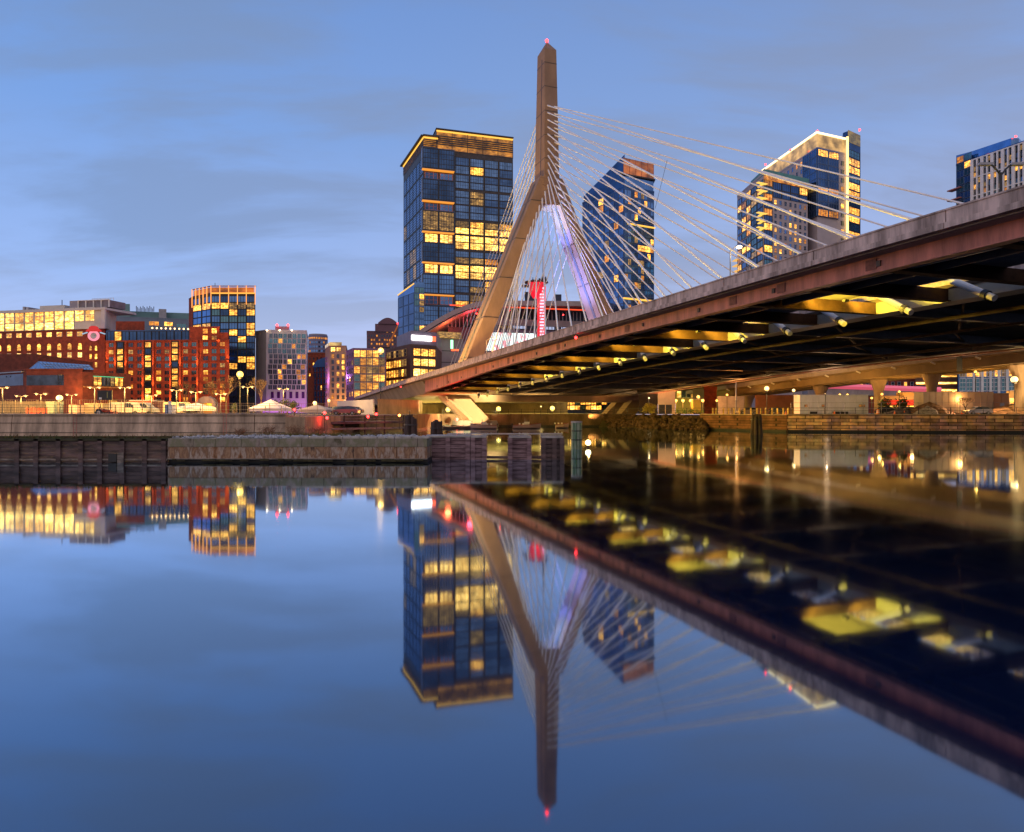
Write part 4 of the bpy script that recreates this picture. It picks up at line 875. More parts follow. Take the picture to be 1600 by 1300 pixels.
for px in (171,178): window(eb,f2,X2(px),Z(631,154),1.0,2.0,LIT1,BLACK)
# skylight prism
zA,zB=Z(578,151)+.3,Z(562,151); mb=MB()
a,b,c_,d_=(*P(46,152),zA),(*P(73,151),zA),(*P(147,153),Z(577.5,153)),(*P(120,165),zA+.2); r0=(*P(60,156),zB); r1=(*P(139,160),Z(570,160))
mb.poly([a,b,r0]); mb.quad(b,c_,r1,r0); mb.quad(c_,d_,d_,r1); mb.quad(r0,r1,d_,a); mb.build('skylight',mat('skylight_glass',(.25,.35,.48),.15,.7,.1,.4),eb)
mb=MB()
for k in range(15): u=k/14; p=V(b)+(V(c_)-V(b))*u; q=V(r0)+(V(r1)-V(r0))*u; mb.tube(p+V((0,-.05,.03)),q+V((0,-.05,.03)),.05,n=4)
for u in (.33,.66): mb.tube(V(b)+(V(r0)-V(b))*u+V((0,-.06,0)),V(c_)+(V(r1)-V(c_))*u+V((0,-.06,0)),.05,n=4); 
for u in (.33,.66): mb.tube(V(a)+(V(b)-V(a))*u+V((0,-.06,0)),V(r0),.04,n=4)
mb.tube(a,r0,.07,n=4); mb.tube(b,r0,.07,n=4); mb.tube(a,b,.07,n=4); mb.build('skylight_frame',GREYM,eb)
light('wall_light','POINT',(*P(110,147),GZ+5),eb,1100,(1,.45,.1),.5); light('wall_light','POINT',(*P(185,150),GZ+3),eb,900,(1,.5,.1),.5); light('wall_light','POINT',(*P(20,142),GZ+4),eb,700,(1,.45,.1),.5)
# ---- F: white grid hotel with purple base ----
w0,w1=P(421,298),P(479,300)
ff=building('white_framed_hotel','white framed hotel with staggered windows and purple lit ground floor',[P(399.5,303),P(416,298),w1,P(481,325),P(399.5,325)],GZ,Z(518,298),mat('pale_pink_frame',(.60,.56,.55),.6,0,.05,.3))
f_=Fr(P(417,298),w1); g_=random.Random(17); PF=mat('pale_pink_frame',(.60,.56,.55))
GH=mat('hotel_glass',(.10,.15,.20),.15,.5,.35,.4)
for r in range(11):
    y=524.5+r*8.05
    off=(r//2)%2; 
    for c in range(8): window(ff,f_,f_.L*(.045+.118*(c+.5)-(.02 if off else 0)),Z(y,298),1.85 if (c+off)%3 else 1.5,2.12,g_.choice((LIT1,LIT2)) if g_.random()<.11 else g_.choice((GH,GH,GLASST)),PF,'plain',2,1)
for r in range(11): window(ff,Fr(P(402,303),P(416,298)),2.3,Z(524+r*8.2,300),1.1,1.0,LIT1 if r%2==0 else GLASSN,PF)
for c in range(6): window(ff,f_,f_.L*(.06+.155*(c+.5)),Z(617,298),1.4,3.2,mat('purple_night_glass',(.12,.03,.2),.2,.4,.3),PF,'plain',1,1)
MB().prism(back(P(430,305),P(452,305),10),Z(518,298)+.7,Z(510,305)).build('roof_plant',LAV,ff)
for px,y,c_ in ((433,508,RED),(450,508,RED)): MB().sphere((*P(px,304),Z(y,304)),.5).build('beacon_lamp',c_,ff)
for px in (417,437,456): MB().sphere((*P(px,297),Z(516,297)),.35).build('roof_lamp',lampm((1,.7,.4),10),ff)
for px in (407,425,445,465,477): light('purple_light','POINT',(*P(px,296.3),GZ+.8),ff,420,(.55,.06,1),.4)
# ---- H,I,J: apartments between ----
hh=building('dark_red_block','small dark red block in front of the round office tower',back(P(480,420),P(512,420),20),GZ,Z(553,420),BR1); grid(hh,Fr(P(480,420),P(512,420)),.5,12,Z(590,420),Z(556,420),5,4,.4,.5,rnd(1,.2,(LIT1,)),BR1)
hb=building('blue_roofed_block','narrow brick block with a curved blue roof left of the beige apartment block',back(P(490,330),P(510,322),20),GZ,Z(571,325),BR1,parapet=.1)
f_=Fr(P(490,330),P(510,322)); grid(hb,f_,.3,f_.L-.3,Z(630,326),Z(572,326),4,6,.45,.8,rnd(9,.12,(LIT1,),(GLASSB,GLASSN)),mat('blue_trim',(.08,.2,.42),.5,0,.1))
MB().loft([[f_.pt(s_,z_,d_) for s_,z_ in ((-.4,Z(573,325)),(1.2,Z(567,325)),(4,Z(562,325)),(f_.L,Z(558,322)),(f_.L,Z(573,322)))] for d_ in (.4,-12)]).build('curved_roof',mat('blue_trim',(.08,.2,.42)),hb)
BEI=mat('beige_brick',(.42,.27,.18),.8,0,.12,.5); MVE=mat('mauve_panel',(.25,.13,.27),.7,0,.1,.3)
hi=building('beige_apartment_block','beige apartment block with a glowing square crown, left of the glass fronted apartments',[P(508,300),P(515,285),P(541,285),P(543,310)],GZ,Z(541,285),BEI,parapet=.3)
f_=Fr(P(515,285),P(541,285)); grid(hi,f_,.3,f_.L-.2,Z(625,285),Z(552,285),3,8,.55,.75,rnd(21,.3,(LIT1,LIT2),(GLASSN,)),BEI,'plain',2,1)
grid(hi,Fr(P(508,300),P(515,285)),1,9,Z(625,290),Z(555,290),2,8,.4,.7,rnd(22,.2,(LIT2,),(GLASSN,)),MVE)
MB().prism([P(508,299),P(515,284),P(534,284),P(533,296)],Z(541,285)+.32,Z(535,285)).build('crown_light',litmat('crown_glow',(1.1,.65,.18),(1.6,1.1,.4),1,.3),hi)
grid(hi,f_,.3,5,Z(550,285),Z(542,285),2,1,.8,.85,LIT3,BEI)
hj=building('glass_fronted_apartments','long apartment block with a mauve end wall and yellow lit glass grid front',[P(541,262),P(552,250),P(602,252),P(604,285),P(545,285)],GZ,Z(545,250),MVE,parapet=.3)
f_=Fr(P(552,250),P(602,252)); grid(hj,f_,.2,f_.L-.1,Z(622,250),Z(546,250),5,6,.93,.9,lambda c,r: LIT1 if (r==0 and c<3) or r==5 else rg.choice((LIT4,LIT4,LIT2,GLASST,LIT1)),mat('tan_grid',(.5,.38,.22),.7,0,.1),'plain',3,2,0,'glazed_bay')
grid(hj,Fr(P(541,262),P(552,250)),.5,14,Z(622,255),Z(550,255),3,6,.5,.7,rnd(24,.25,(LIT1,LIT4),(GLASSN,GLASSB)),MVE)
for px,D_ in ((530,280),(575,244),(512,290)): light('street_glow','POINT',(*P(px,D_),GZ+5),hi,2200,(1,.5,.15),.5)
light('mauve_glow','POINT',(*P(538,262),GZ+14),hj,2500,(.7,.25,1),.8); light('mauve_glow','POINT',(*P(503,288),GZ+14),hi,2200,(.7,.25,1),.8)

light('added_front_light','POINT',(*P(240,205),GZ+6),ht,9000,(1,.42,.12),.6); light('added_front_light','POINT',(*P(330,190),GZ+5),ht,6000,(1,.42,.12),.6)  # warm lights added to brighten the hotel brick
# ================= quays and docks =================
QW=mat('weathered_quay_concrete',(.50,.37,.27),.85,0,.5,.5,.18,bump=.5)
QW2=stained('rust_streaked_stone',[(.05,.03,.02),(.32,.16,.08),(.46,.38,.32),(.22,.12,.07),(.40,.25,.15),(.07,.045,.04)],1.3,.3)
QW3=stained('mossy_grey_stone',[(.10,.09,.05),(.28,.24,.20),(.20,.20,.12),(.34,.29,.26),(.16,.11,.10)],.7,.6)
TIM=mat('wet_dark_timber',(.05,.027,.025),.6,0,.4,.5,5.0,col2=(.17,.105,.10),bump=.8)
TIMP=mat('weathered_timber_lamp_tint',(.13,.06,.07),.65,0,.3,.6,6,col2=(.38,.25,.28),bump=.8)  # purple of the red lamp and shading put into the weathered timber colour
PILE=mat('pile_timber',(.06,.035,.03),.75,0,.5,2,.3,bump=.8)
MOSS=mat('moss_and_weed',(.05,.045,.02),.9,0,.5,1.5,1,bump=.5)
ICE=mat('pale_rubble',(.42,.41,.42),.8,0,.5,2.5,1,bump=.8)
STONE=brick('granite_blocks',(.85,.55,.38),(.38,.24,.20),(.07,.04,.03),1,2.6,.62,ms=.06,noise=.5,hues=[(1.05,.8,.95),(.85,.8,1.0),(1.2,1.0,.65),(1.1,1.1,.75),(.9,.7,.8)])
# left concrete quay wall (D=90)
qw=thing('quay_wall','long stained grey concrete quay wall on the left bank','quay wall',(*P(220,90),0))
WX=P(446,90)[0]
mb=MB()
for (x0,x1) in ((-400,-66),(-65.9,-34),(-33.9,WX)): mb.hexa([(x0,90.1-.45,-1),(x1,90.1-.45,-1),(x1,91.5,-1),(x0,91.5,-1),(x0,90.1,GZ+.18),(x1,90.1,GZ+.18),(x1,91.5,GZ+.18),(x0,91.5,GZ+.18)])
mb.build('wall_face',QW,qw)
mb=MB().box(((WX-400)/2,90.5,GZ+.26),(WX+400,1.15,.16)); mb.build('coping',QW,qw)
mb=MB(); 
for z_,y_ in ((2.3,89.94),(1.05,89.80)): mb.box(((WX-400)/2,y_,z_),(WX+400,.06,.05))
mb.build('ledge_line',DKST,qw)
MB().hexa([(WX+.02,89.5,-1),(WX+2.6,89.5,-1),(WX+2.6,110,-1),(WX+.02,110,-1),(WX+.02,90.0,GZ-.1),(WX+2.6,90.0,GZ-.1),(WX+2.6,110,GZ-.1),(WX+.02,110,GZ-.1)]).build('return_wall',mat('orange_stained_concrete',(.36,.24,.15),.85,0,.4,.6,.3,bump=.4),qw)
# timber bulkhead in the left foreground (D=51)
XL=P(262,51)[0]
tb=thing('timber_bulkhead','dark weathered timber bulkhead rising from the water at lower left','bulkhead',(-32,51,0))
mb=MB(); g_=random.Random(7); z_=-.8
while z_<1.6:
    h_=.30; mb.box(((XL-60)/2,51.2+g_.uniform(-.02,.02),z_+h_/2),(XL+60,.35,h_-.03)); z_+=h_
mb.build('planking',TIM,tb)
x_=XL-.25; k=0
while x_>-50:
    MB().box((x_,50.93,.5),(.34,.16,2.5)).build('post',TIM,tb); x_-=1.42+(.25 if k%3 else .0); k+=1
MB().box(((XL-60)/2,51.4,1.68),(XL+60,1.1,.14)).build('cap_rail',MOSS,tb)
MB().box(((XL-60)/2,50.96,.22),(XL+60,.12,.12)).build('waterline_board',mat('bleached_board',(.22,.19,.17),.8,0,.5,2,4),tb)
# ledge strip behind
# stone faced pier (262..668)
XR=P(668,51)[0]
pr=thing('stone_pier','low stone faced pier with rust and lime streaks and a pale rubble top','pier',((XL+XR)/2,53,0))
mb=MB(); x_=XL+.05; g_=random.Random(9)
for z0_,z1_,sm_ in ((.28,1.15,QW2),(1.17,1.78,QW3)):
    mb=MB(); x_=XL+.05
    while x_<XR:
        w_=min(g_.uniform(1.3,2.0),XR-x_); mb.hexa([(x_,50.9+g_.uniform(0,.05),z0_),(x_+w_-.03,50.9+g_.uniform(0,.05),z0_),(x_+w_-.03,56.5,z0_),(x_,56.5,z0_),(x_,50.95,z1_),(x_+w_-.03,50.95,z1_),(x_+w_-.03,56.5,z1_),(x_,56.5,z1_)]); x_+=w_
    mb.build('stone_course',sm_,pr)
MB().box(((XL+XR)/2,53.9,-.2),(XR-XL,5.4,.92)).build('base_course',mat('black_weed',(.02,.018,.016),.6,0,.4,2),pr)
MB().box(((XL+XR)/2,51.02,.27),(XR-XL,.35,.07)).build('waterline_ledge',mat('bleached_board',(.22,.19,.17)),pr)
mb=MB()
for k in range(8):
    x0=P(455+k*27,51)[0]; mb.box((x0+.6,51.6,1.86),(1.24,1.0,.15),0,R(g_.uniform(-1,1)))
mb.build('coping_slab',mat('pale_coping',(.42,.39,.37),.8,0,.25,1.5,bump=.3),pr)
def rock(mb,c,r,g,m=0,fl=.7):
    n=6; i=len(mb.v); ph=g.random()*6
    rings=[]
    for z_,q in ((-.6,.75),(-.1,1.0),(.4,.75)): rings.append([(c[0]+r*q*math.cos(ph+2*math.pi*k/n)*g.uniform(.75,1.2),c[1]+r*q*math.sin(ph+2*math.pi*k/n)*g.uniform(.75,1.2),c[2]+r*fl*z_+g.uniform(-.1,.1)*r) for k in range(n)])
    rings.append([(c[0]+r*.2*math.cos(2*math.pi*k/n),c[1]+r*.2*math.sin(2*math.pi*k/n),c[2]+r*fl*g.uniform(.6,.85)) for k in range(n)]); mb.loft(rings,m)
mb=MB()
for k in range(520):
    px=g_.choice((g_.gauss(395,45),g_.gauss(600,28),g_.uniform(265,668))); 
    if not 263<px<667: continue
    rock(mb,(P(px,51)[0],g_.uniform(51.2,56),1.80+g_.uniform(0,.10)),g_.uniform(.06,.2),g_)
struct(mb.build('rubble',ICE),'stuff')
# dry twiggy growth on the pier and quay foot
def twigs(name,label,spots,colm,h=1.0,cat='shrub',group=None,seed=1,n=60):
    g=random.Random(seed)
    for i,(px,D_,z_,hh) in enumerate(spots):
        c=(*P(px,D_),z_); mb=MB()
        for k in range(n):
            a=g.random()*6.28; l=hh*g.uniform(.4,1); p=V((c[0]+g.gauss(0,.25*hh),c[1]+g.gauss(0,.2),c[2])); d=V((math.cos(a)*.6,math.sin(a)*.4,1)).normalized()
            q=p+d*l*.6; mb.tube(p,q,.012,.008,n=3); 
            for j in range(3): e=V((g.uniform(-1,1),g.uniform(-.6,.6),g.uniform(-.1,1))).normalized(); mb.tube(q,q+e*l*.4,.008,.004,n=3)
        o=mb.build(name,colm,None,loc=c); tag(o,label[i] if isinstance(label,list) else label,cat,group)
TW=mat('dry_twig',(.22,.10,.05),.9,0,.3,3)
twigs('dry_shrub',['small dry red brown shrub on the pier below the quay wall end','dry reddish shrub on the pier beside the concrete slabs','straggly dry shrub on the pier near the railing','low dry shrub on the pier near the red lamps','leafless shrub at the stained end of the quay wall','thin dry shrub on the pier left of the pile cluster'],[(375,56,1.8,.9),(462,56,1.8,1.2),(497,56.5,1.8,1.1),(545,56.3,1.8,.8),(420,57,1.75,1.3),(588,56.4,1.8,.7)],TW,group='dry shrubs growing on the pier',seed=4)
# timber fender walls right of the pier (D=54)
def crib(name,label,pxa,pxb,ztop,mat_,posts,D_=54,depth=2.2):
    xa,xb=P(pxa,D_)[0],P(pxb,D_)[0]; th=thing(name,label,'fender',((xa+xb)/2,D_+depth/2,0),'timber fenders standing in the water'); mb=MB(); z_=-.5; k=0
    while z_<ztop-.2: mb.box(((xa+xb)/2,D_+.15+g_.uniform(-.02,.03),z_+.17),(xb-xa-.1,.3,.30)); z_+=.34
    mb.build('planking',mat_,th); MB().box(((xa+xb)/2,D_+depth,(ztop-.7)/2),(xb-xa-.1,.3,ztop+.5)).build('rear_planking',mat_,th)
    for p in posts: MB().box((P(p,D_)[0],D_-.08,(ztop-.5)/2),(.36,.2,ztop+.5)).build('post',mat_,th)
    MB().box(((xa+xb)/2,D_+depth/2,ztop-.02),(xb-xa,depth+.4,.14)).build('cap',mat('pale_coping',(.42,.39,.37)),th)
    for s_ in (-1,1): MB().box(((xa+xb)/2+s_*((xb-xa)/2-.15),D_+depth/2,(ztop-.5)/2),(.28,depth-.4,ztop+.4)).build('side_panel',mat_,th)
crib('timber_fender','weathered timber fender wall with purple lamp tint painted in, joining the right end of the stone pier',668.5,735,1.85,TIMP,(671,700,731))
crib('timber_fender','narrow timber fender with paired posts right of the purple fender wall',736,760,1.82,TIMP,(739,757))
crib('timber_fender','square timber fender block standing alone in the water, middle of the row',795,830,1.8,TIMP,(797,827))
crib('timber_fender','rightmost timber fender block with a pale corner post',846,880,1.8,TIM,(849,866,878))
rl=thing('fender_walkway','thin plank walkway laid across the tops of the timber fenders','walkway',(P(800,56)[0],56,1.9)); xa,xb=P(700,56)[0],P(878,56)[0]
MB().box(((xa+xb)/2,55.6,1.98),(xb-xa,.7,.08)).build('plank',mat('pale_coping',(.42,.39,.37)),rl); MB().box(((xa+xb)/2-.3,54.4,.15),(xb-xa-2,.2,.2)).build('beam',TIM,rl)
# piles
def dolphin(name,label,px,D_,zt,r,mt,n=7,lean=.06,pr_=.2,group=None):
    c=(*P(px,D_),0); th=thing(name,label,'pile cluster',c,group)
    for k in range(n):
        a=2*math.pi*k/max(1,n-1); rr=0 if k==0 else r; z_=zt*(1 if k==0 else g_.uniform(.86,1)); 
        MB().tube((c[0]+rr*math.cos(a)*(1+lean*4),c[1]+rr*math.sin(a)*(1+lean*4),-1),(c[0]+rr*math.cos(a)*.85,c[1]+rr*math.sin(a)*.85,z_),pr_*1.1,pr_*.9,n=9).build('pile',mt,th)
    mb=MB().loft([[(c[0]+(r+pr_)*1.02*math.cos(2*math.pi*k/16),c[1]+(r+pr_)*1.02*math.sin(2*math.pi*k/16),z_) for k in range(16)] for z_ in (zt*.72,zt*.72+.14)],cap=False); mb.build('binding_band',DKST,th)
dolphin('pile_cluster','dark leaning cluster of timber piles just behind the right end of the pier',642,61,3.55,.42,PILE)
dolphin('pile_cluster','short dark pile cluster behind the purple fender wall',682,63,3.05,.40,PILE)
dolphin('pile_cluster','tall dark pile cluster standing in the water before the right bank wall',1182,112,3.4,.62,PILE,pr_=.3)
gd=(*P(901,69),0); GREEN=mat('green_white_painted_pile',(.10,.26,.12),.55,.0,.3,3,.2,col2=(.40,.46,.34))
dth=thing('green_pile_dolphin','round green and white painted pile dolphin standing in the water','pile cluster',gd)
for k in range(10):
    a=2*math.pi*k/10; MB().tube((gd[0]+.42*math.cos(a),gd[1]+.42*math.sin(a),-1),(gd[0]+.42*math.cos(a),gd[1]+.42*math.sin(a),2.7),.13,n=8).build('pile',GREEN,dth)
MB().tube((gd[0],gd[1],2.66),(gd[0],gd[1],2.82),.58,n=18).build('cap',mat('pale_coping',(.42,.39,.37)),dth)
for z_ in (.9,1.8): MB().tube((gd[0],gd[1],z_),(gd[0],gd[1],z_+.1),.57,n=18).build('binding_band',BLACK,dth)
# channel marker with bright light
mk=(*P(919,72),0); mth=thing('marker_light_post','slim post topped by a bright warm marker light right of the green dolphin','marker light',mk)
MB().tube((mk[0],mk[1],-1),(mk[0],mk[1],.25),.16).build('post',PILE,mth); MB().sphere((mk[0],mk[1],.52),.30).build('bulb',lampm((1,.75,.35),7),mth)
light('marker_glow','POINT',(mk[0],mk[1]-.5,.9),mth,40,(1,.5,.12),.1)
# ================= far bank walls =================
def wallrun(name,label,pts,zt,m,thick=1.2,cap=True):
    c=(*pts[len(pts)//2],0); th=thing(name,label,'quay wall',c); mb=MB(); mc=MB()
    for a,b in zip(pts,pts[1:]):
        f=Fr(a,b); f.box(mb,0,f.L,-1,zt,-thick,0.15)
        if cap: f.box(mc,-.05,f.L+.05,zt+.004,zt+.14,-thick+.1,.28)
    mb.build('wall_face',m,th)
    if cap: mc.build('coping',mat('tan_coping',(.42,.32,.24),.8,0,.2,1),th)
    mb=MB()
    for a,b in zip(pts,pts[1:]): f=Fr(a,b); f.box(mb,0,f.L,-1,.38,.16,.3)
    mb.build('tide_band',mat('black_weed',(.02,.018,.016)),th)
    return th
wallrun('granite_bank_wall','granite block bank wall below the trailers on the right bank',[P(1230,127),P(1620,121),(900,105)],GZ,STONE)
BRS=brick('dark_red_masonry',(.30,.13,.07),(.22,.09,.05),(.05,.03,.02),1,1.6,.5,ms=.04,noise=.5)
wallrun('masonry_bank_wall','rusty masonry bank wall under the bridge right of the far pylon leg',[P(1095,142.5),P(1230,127)],GZ-.1,BRS)
wallrun('wharf_wall','dark wharf wall between the pylon feet behind the moored boats',[P(690,172),P(960,172)],GZ-.01,mat('dark_stained_concrete',(.16,.10,.06),.85,0,.5,.4,.4,bump=.4),cap=False)
# rubble slope between
mb=MB(); g_=random.Random(21)
for k in range(700):
    u=g_.random(); a,b=V(P(948,168)),V(P(1100,141)); p=a+(b-a)*u; q=g_.random(); rock(mb,(p.x+g_.uniform(-.5,.5),p.y-2.6+q*5,-.1+q*3.0+g_.uniform(-.1,.2)),g_.uniform(.3,.75),g_)
struct(mb.build('riprap',mat('brown_riprap',(.10,.055,.035),.9,0,.5,.6,bump=.4)),'stuff')
mb=MB(); a,b=P(950,170),P(1100,141); mb.hexa([(a[0]-3,a[1]-3,-1),(b[0],b[1]-3,-1),(b[0]+2,b[1]+6,-1),(a[0],a[1]+8,-1),(a[0]-3,a[1]-2.8,-.5),(b[0],b[1]-2.8,-.5),(b[0]+2,b[1]+2.5,GZ-.1),(a[0],a[1]+3.5,GZ-.1)]); struct(mb.build('bank_slope',MOSS))
# right bank riverside path
mb=MB(); pts=[P(960,178),P(1100,146),P(1240,131.5),P(1620,125),(600,112)]
for a,b in zip(pts,pts[1:]): f=Fr(a,b); mb.poly([(*V(a),GZ+.02),(*V(b),GZ+.02),(b[0]-f.n.x*5,b[1]-f.n.y*5,GZ+.02),(a[0]-f.n.x*5,a[1]-f.n.y*5,GZ+.02)])
struct(mb.build('riverside_path',mat('path_asphalt',(.20,.16,.15),.9,0,.15,.6)))
# wharf floor under the pylon
# ================= fences =================
def fence(name,label,pts,z,h,sp,m,rails=(1,.5),pales=0,pr_=.035,cap=100):
    c=(*pts[0],z); th=thing(name,label,'fence',c); n=0; st=MB(); used=0
    for a,b in zip(pts,pts[1:]):
        f=Fr(a,b); k=int(f.L/sp)
        for i in range(k+1):
            q=f.pt(f.L*i/max(1,k),z); mbb=MB().box((q[0],q[1],z+h/2),(pr_*2,pr_*2,h),0,f.rz)
            if n<cap: mbb.build('post',m,th)
            n+=1
        r=MB()
        for u in rails: f.box(r,0,f.L,z+h*u-.03,z+h*u+.02,-.02,.02)
        r.build('rail',m,th)
        if pales:
            r=MB(); kk=int(f.L/pales)
            for i in range(kk): f.box(r,i*pales-.012,i*pales+.012,z+.1,z+h*max(rails),-.012,.012)
            o=r.build('pales',m,th); o['kind']='stuff'
    return th
fence('quay_railing','dark post and rail fence along the top of the left quay wall',[P(-10,90.6),P(262,90.6)],GZ+.34,1.15,2.3,BLACK,(1,.7,.4,.12),0)
fence('quay_railing','lit pale metal railing along the quay right of the stained patch',[P(262,91.2),P(440,91.2)],GZ+.34,1.05,2.1,mat('lit_rail_metal',(.5,.38,.2),.5,.3,.1),(1,.5,.1),0)
fence('bank_railing','dark railing along the riverside path on the right bank',[P(960,171),P(1100,144),P(1240,128.8),P(1640,122.6)],GZ+.1,1.25,5,BLACK,(1,.55),0,.05)
fence('wharf_railing','dark railing on the wharf between the pylon feet',[P(692,172.6),P(958,172.6)],GZ,1.2,3.2,BLACK,(1,.5),0,.05)
fence('construction_fence','tall thin mesh fence around the trailers on the right bank',[P(1236,133.5),P(1640,129)],GZ+.02,2.3,3.3,GREYM,(1,.5),0,.04)
fence('site_fence','tall temporary fence panels lit amber along the left bank lots',[P(-10,104),P(255,106)],GZ,2.4,3,mat('lit_rail_metal2',(.45,.33,.18),.6,.2,.1),(1,.03),.34,.04)
fence('site_fence','temporary fence with upright pales before the brick hotel and tents',[P(262,104),P(520,112)],GZ,1.9,2.4,mat('lit_rail_metal2',(.45,.33,.18)),(1,.03),.3,.04)
# left dock beside the parked cars
dk=thing('jetty','dark timber jetty with rails below the parked cars','jetty',(*P(540,100),0)); a,b=P(432,97),P(632,112); f=Fr(a,b)
mb=MB(); f.box(mb,0,f.L,1.9,2.25,-5,0); mb.build('deck',TIM,dk)
k=int(f.L/3.2)
for i in range(k+1): MB().tube(f.pt(f.L*i/k,-1,-.3),f.pt(f.L*i/k,3.2,-.3),.14).build('post',PILE,dk)
mb=MB(); f.box(mb,0,f.L,3.1,3.22,-.36,-.2); f.box(mb,0,f.L,2.65,2.72,-.34,-.26); f.box(mb,0,f.L,1.0,1.3,-.3,-.1); mb.build('rail',mat('bleached_board',(.22,.19,.17)),dk)
wallrun('low_bank_wall','low dark bank wall behind the jetty under the back span',[P(447,104),P(560,112),P(640,132),P(690,172)],GZ-.01,mat('dark_stained_concrete',(.16,.10,.06)),cap=False)
# ================= lamps =================
def street_lamp(px,py,D_,label,col=(1,.68,.3),pw=500,r=.16,arm=.9,es=30,double=True,zb=None,gr='street lamps'):
    zb=GZ if zb is None else zb; zt=Z(py,D_); q=(*P(px,D_),zb); th=thing('street_lamp',label,'street lamp',q,gr)
    MB().tube(q,(q[0],q[1],zt),.09,.055).tube(q,(q[0],q[1],zb+.5),.14).build('pole',BLACK,th)
    mb=MB()
    for s_ in ((-1,1) if double else (1,)): mb.tube((q[0],q[1],zt-.05),(q[0]+s_*arm,q[1],zt+.08),.04); 
    mb.build('arm',BLACK,th)
    for s_ in ((-1,1) if double else (1,)):
        lh=MB().box((q[0]+s_*arm,q[1],zt+.1),(.55,.25,.1)).build('lamp_head',GREYM,th); MB().sphere((q[0]+s_*arm,q[1],zt-.04),r,8,5,sz=.7).build('bulb',lampm(col,es),lh)
    if pw: light('lamp_light','POINT',(q[0],q[1]-.3,zt-.6),th,pw,col,.2)
SODC=(1,.50,.12)
for i,(px,py,D_,pw,lab) in enumerate([
 (4,606,108,1100,'street lamp at the far left edge by the dark ribbon windows'),(33,619,112,700,'short double-armed lamp before the yellow site fence, second from the left'),
 (64,616,112,900,'double-armed lamp left of the big starburst light'),(112,617,112,800,'double-armed lamp just right of the big lit globe'),
 (148,606,108,900,'lit lamp left of the dark noticeboard'),(195,606,106,900,'tall lamp right of the dark noticeboard'),
 (237,618,112,700,'lamp behind the red roofed site cabin'),(276,610,110,900,'double-armed lamp left of the stone portal'),(306,613,112,900,'lit lamp in front of the brick hotel right wing'),
 (345,616,114,900,'lamp between the stone portal and the leafless trees'),(387,605,112,700,'tall double-armed lamp right of the brightest globe lamp'),(443,608,120,600,'lamp in front of the purple lit hotel base')]):
    street_lamp(px,py,D_,lab,SODC,pw*4,.11,.75,8)
def globe_lamp(px,py,D_,label,col,pw,r,zb=None,es=3,group='bright globe lamps'):
    zb=GZ if zb is None else zb; q=(*P(px,D_),zb); zt=Z(py,D_); th=thing('globe_lamp',label,'street lamp',q,group); r*=(.95 if px<1100 else .7); pw*=(2.4 if px<1100 else .5)
    MB().tube(q,(q[0],q[1],zt-r),.10,.07).tube((q[0],q[1],zt-r*1.3),(q[0],q[1],zt-r*.7),r*.6).build('pole',BLACK,th); MB().sphere((q[0],q[1],zt),r).build('globe',lampm(col,es),th)
    light('lamp_light','POINT',(q[0],q[1]-r-.15,zt+.1),th,pw,col,.12)
globe_lamp(93,622,106,'bright amber globe lamp before the rust brick block',(1,.66,.2),2600,.5)
globe_lamp(375,585,120,'bright yellow globe lamp high above the tents by the dark glass tower',(1,.56,.10),4500,.62)
globe_lamp(595,548,160,'bright globe lamp in front of the lit corner office',(1,.50,.12),2600,.75)
globe_lamp(492,630,128,'amber lamp low between the white hotel and the parked cars',(1,.6,.18),1800,.42)
globe_lamp(514,626,140,'small amber lamp beside the beige apartment block',(1,.6,.18),900,.3)
globe_lamp(700,640,205,'yellow lamp in front of the wharf shed, leftmost under the pylon',(1,.70,.14),9000,.75)
globe_lamp(779,639,205,'yellow lamp under the bridge in the middle of the three',(1,.70,.14),9000,.75)
globe_lamp(863,638,205,'yellow lamp under the bridge nearest the lit opening',(1,.70,.14),9000,.75)
globe_lamp(1014,622,165,'small lamp above the yellow lit bush',(1,.62,.25),600,.22)
for k,(px,py,lab) in enumerate(((1056,626,'first amber lamp right of the beige shed'),(1067,626,'second amber lamp in the row right of the beige shed'),(1079,626,'third amber lamp in the row right of the beige shed'),(1091,620,'taller amber lamp over the yellow kiosk'),(1098,626,'amber lamp just right of the yellow kiosk'),(1120,626,'amber lamp standing alone right of the kiosk'),(1136,617,'higher amber lamp beside the blue pole'))):
    globe_lamp(px,py,172,lab,(1,.42,.07),1500,.42,es=3)
globe_lamp(1198,607,150,'very bright white lamp under the deck left of the white trailer',(1,.62,.22),6000,.75)
globe_lamp(1240,610,158,'bright white lamp just left of the white trailer, smaller of the pair',(1,.62,.22),3500,.5)
globe_lamp(1585,593,125,'very bright lamp at the right edge behind the beige trailer',(1,.62,.22),7000,.85)
for px,py,lab in ((1312,617,'yellow lamp above the white trailer, left of a pair'),(1324,617,'yellow lamp above the white trailer, right of a pair'),(1362,622,'bright yellow lamp at the right end of the white trailer'),(1378,616,'yellow lamp in front of the flared viaduct column'),(1405,612,'yellow lamp above the red shop canopy'),(1490,612,'amber lamp above the beige trailer'),(1524,581,'amber lamp high under the viaduct before the white grid building'),(1573,618,'small lamp above the brown container end')):
    globe_lamp(px,py,150 if py>600 else 135,lab,(1,.50,.08),1300,.36,es=3)
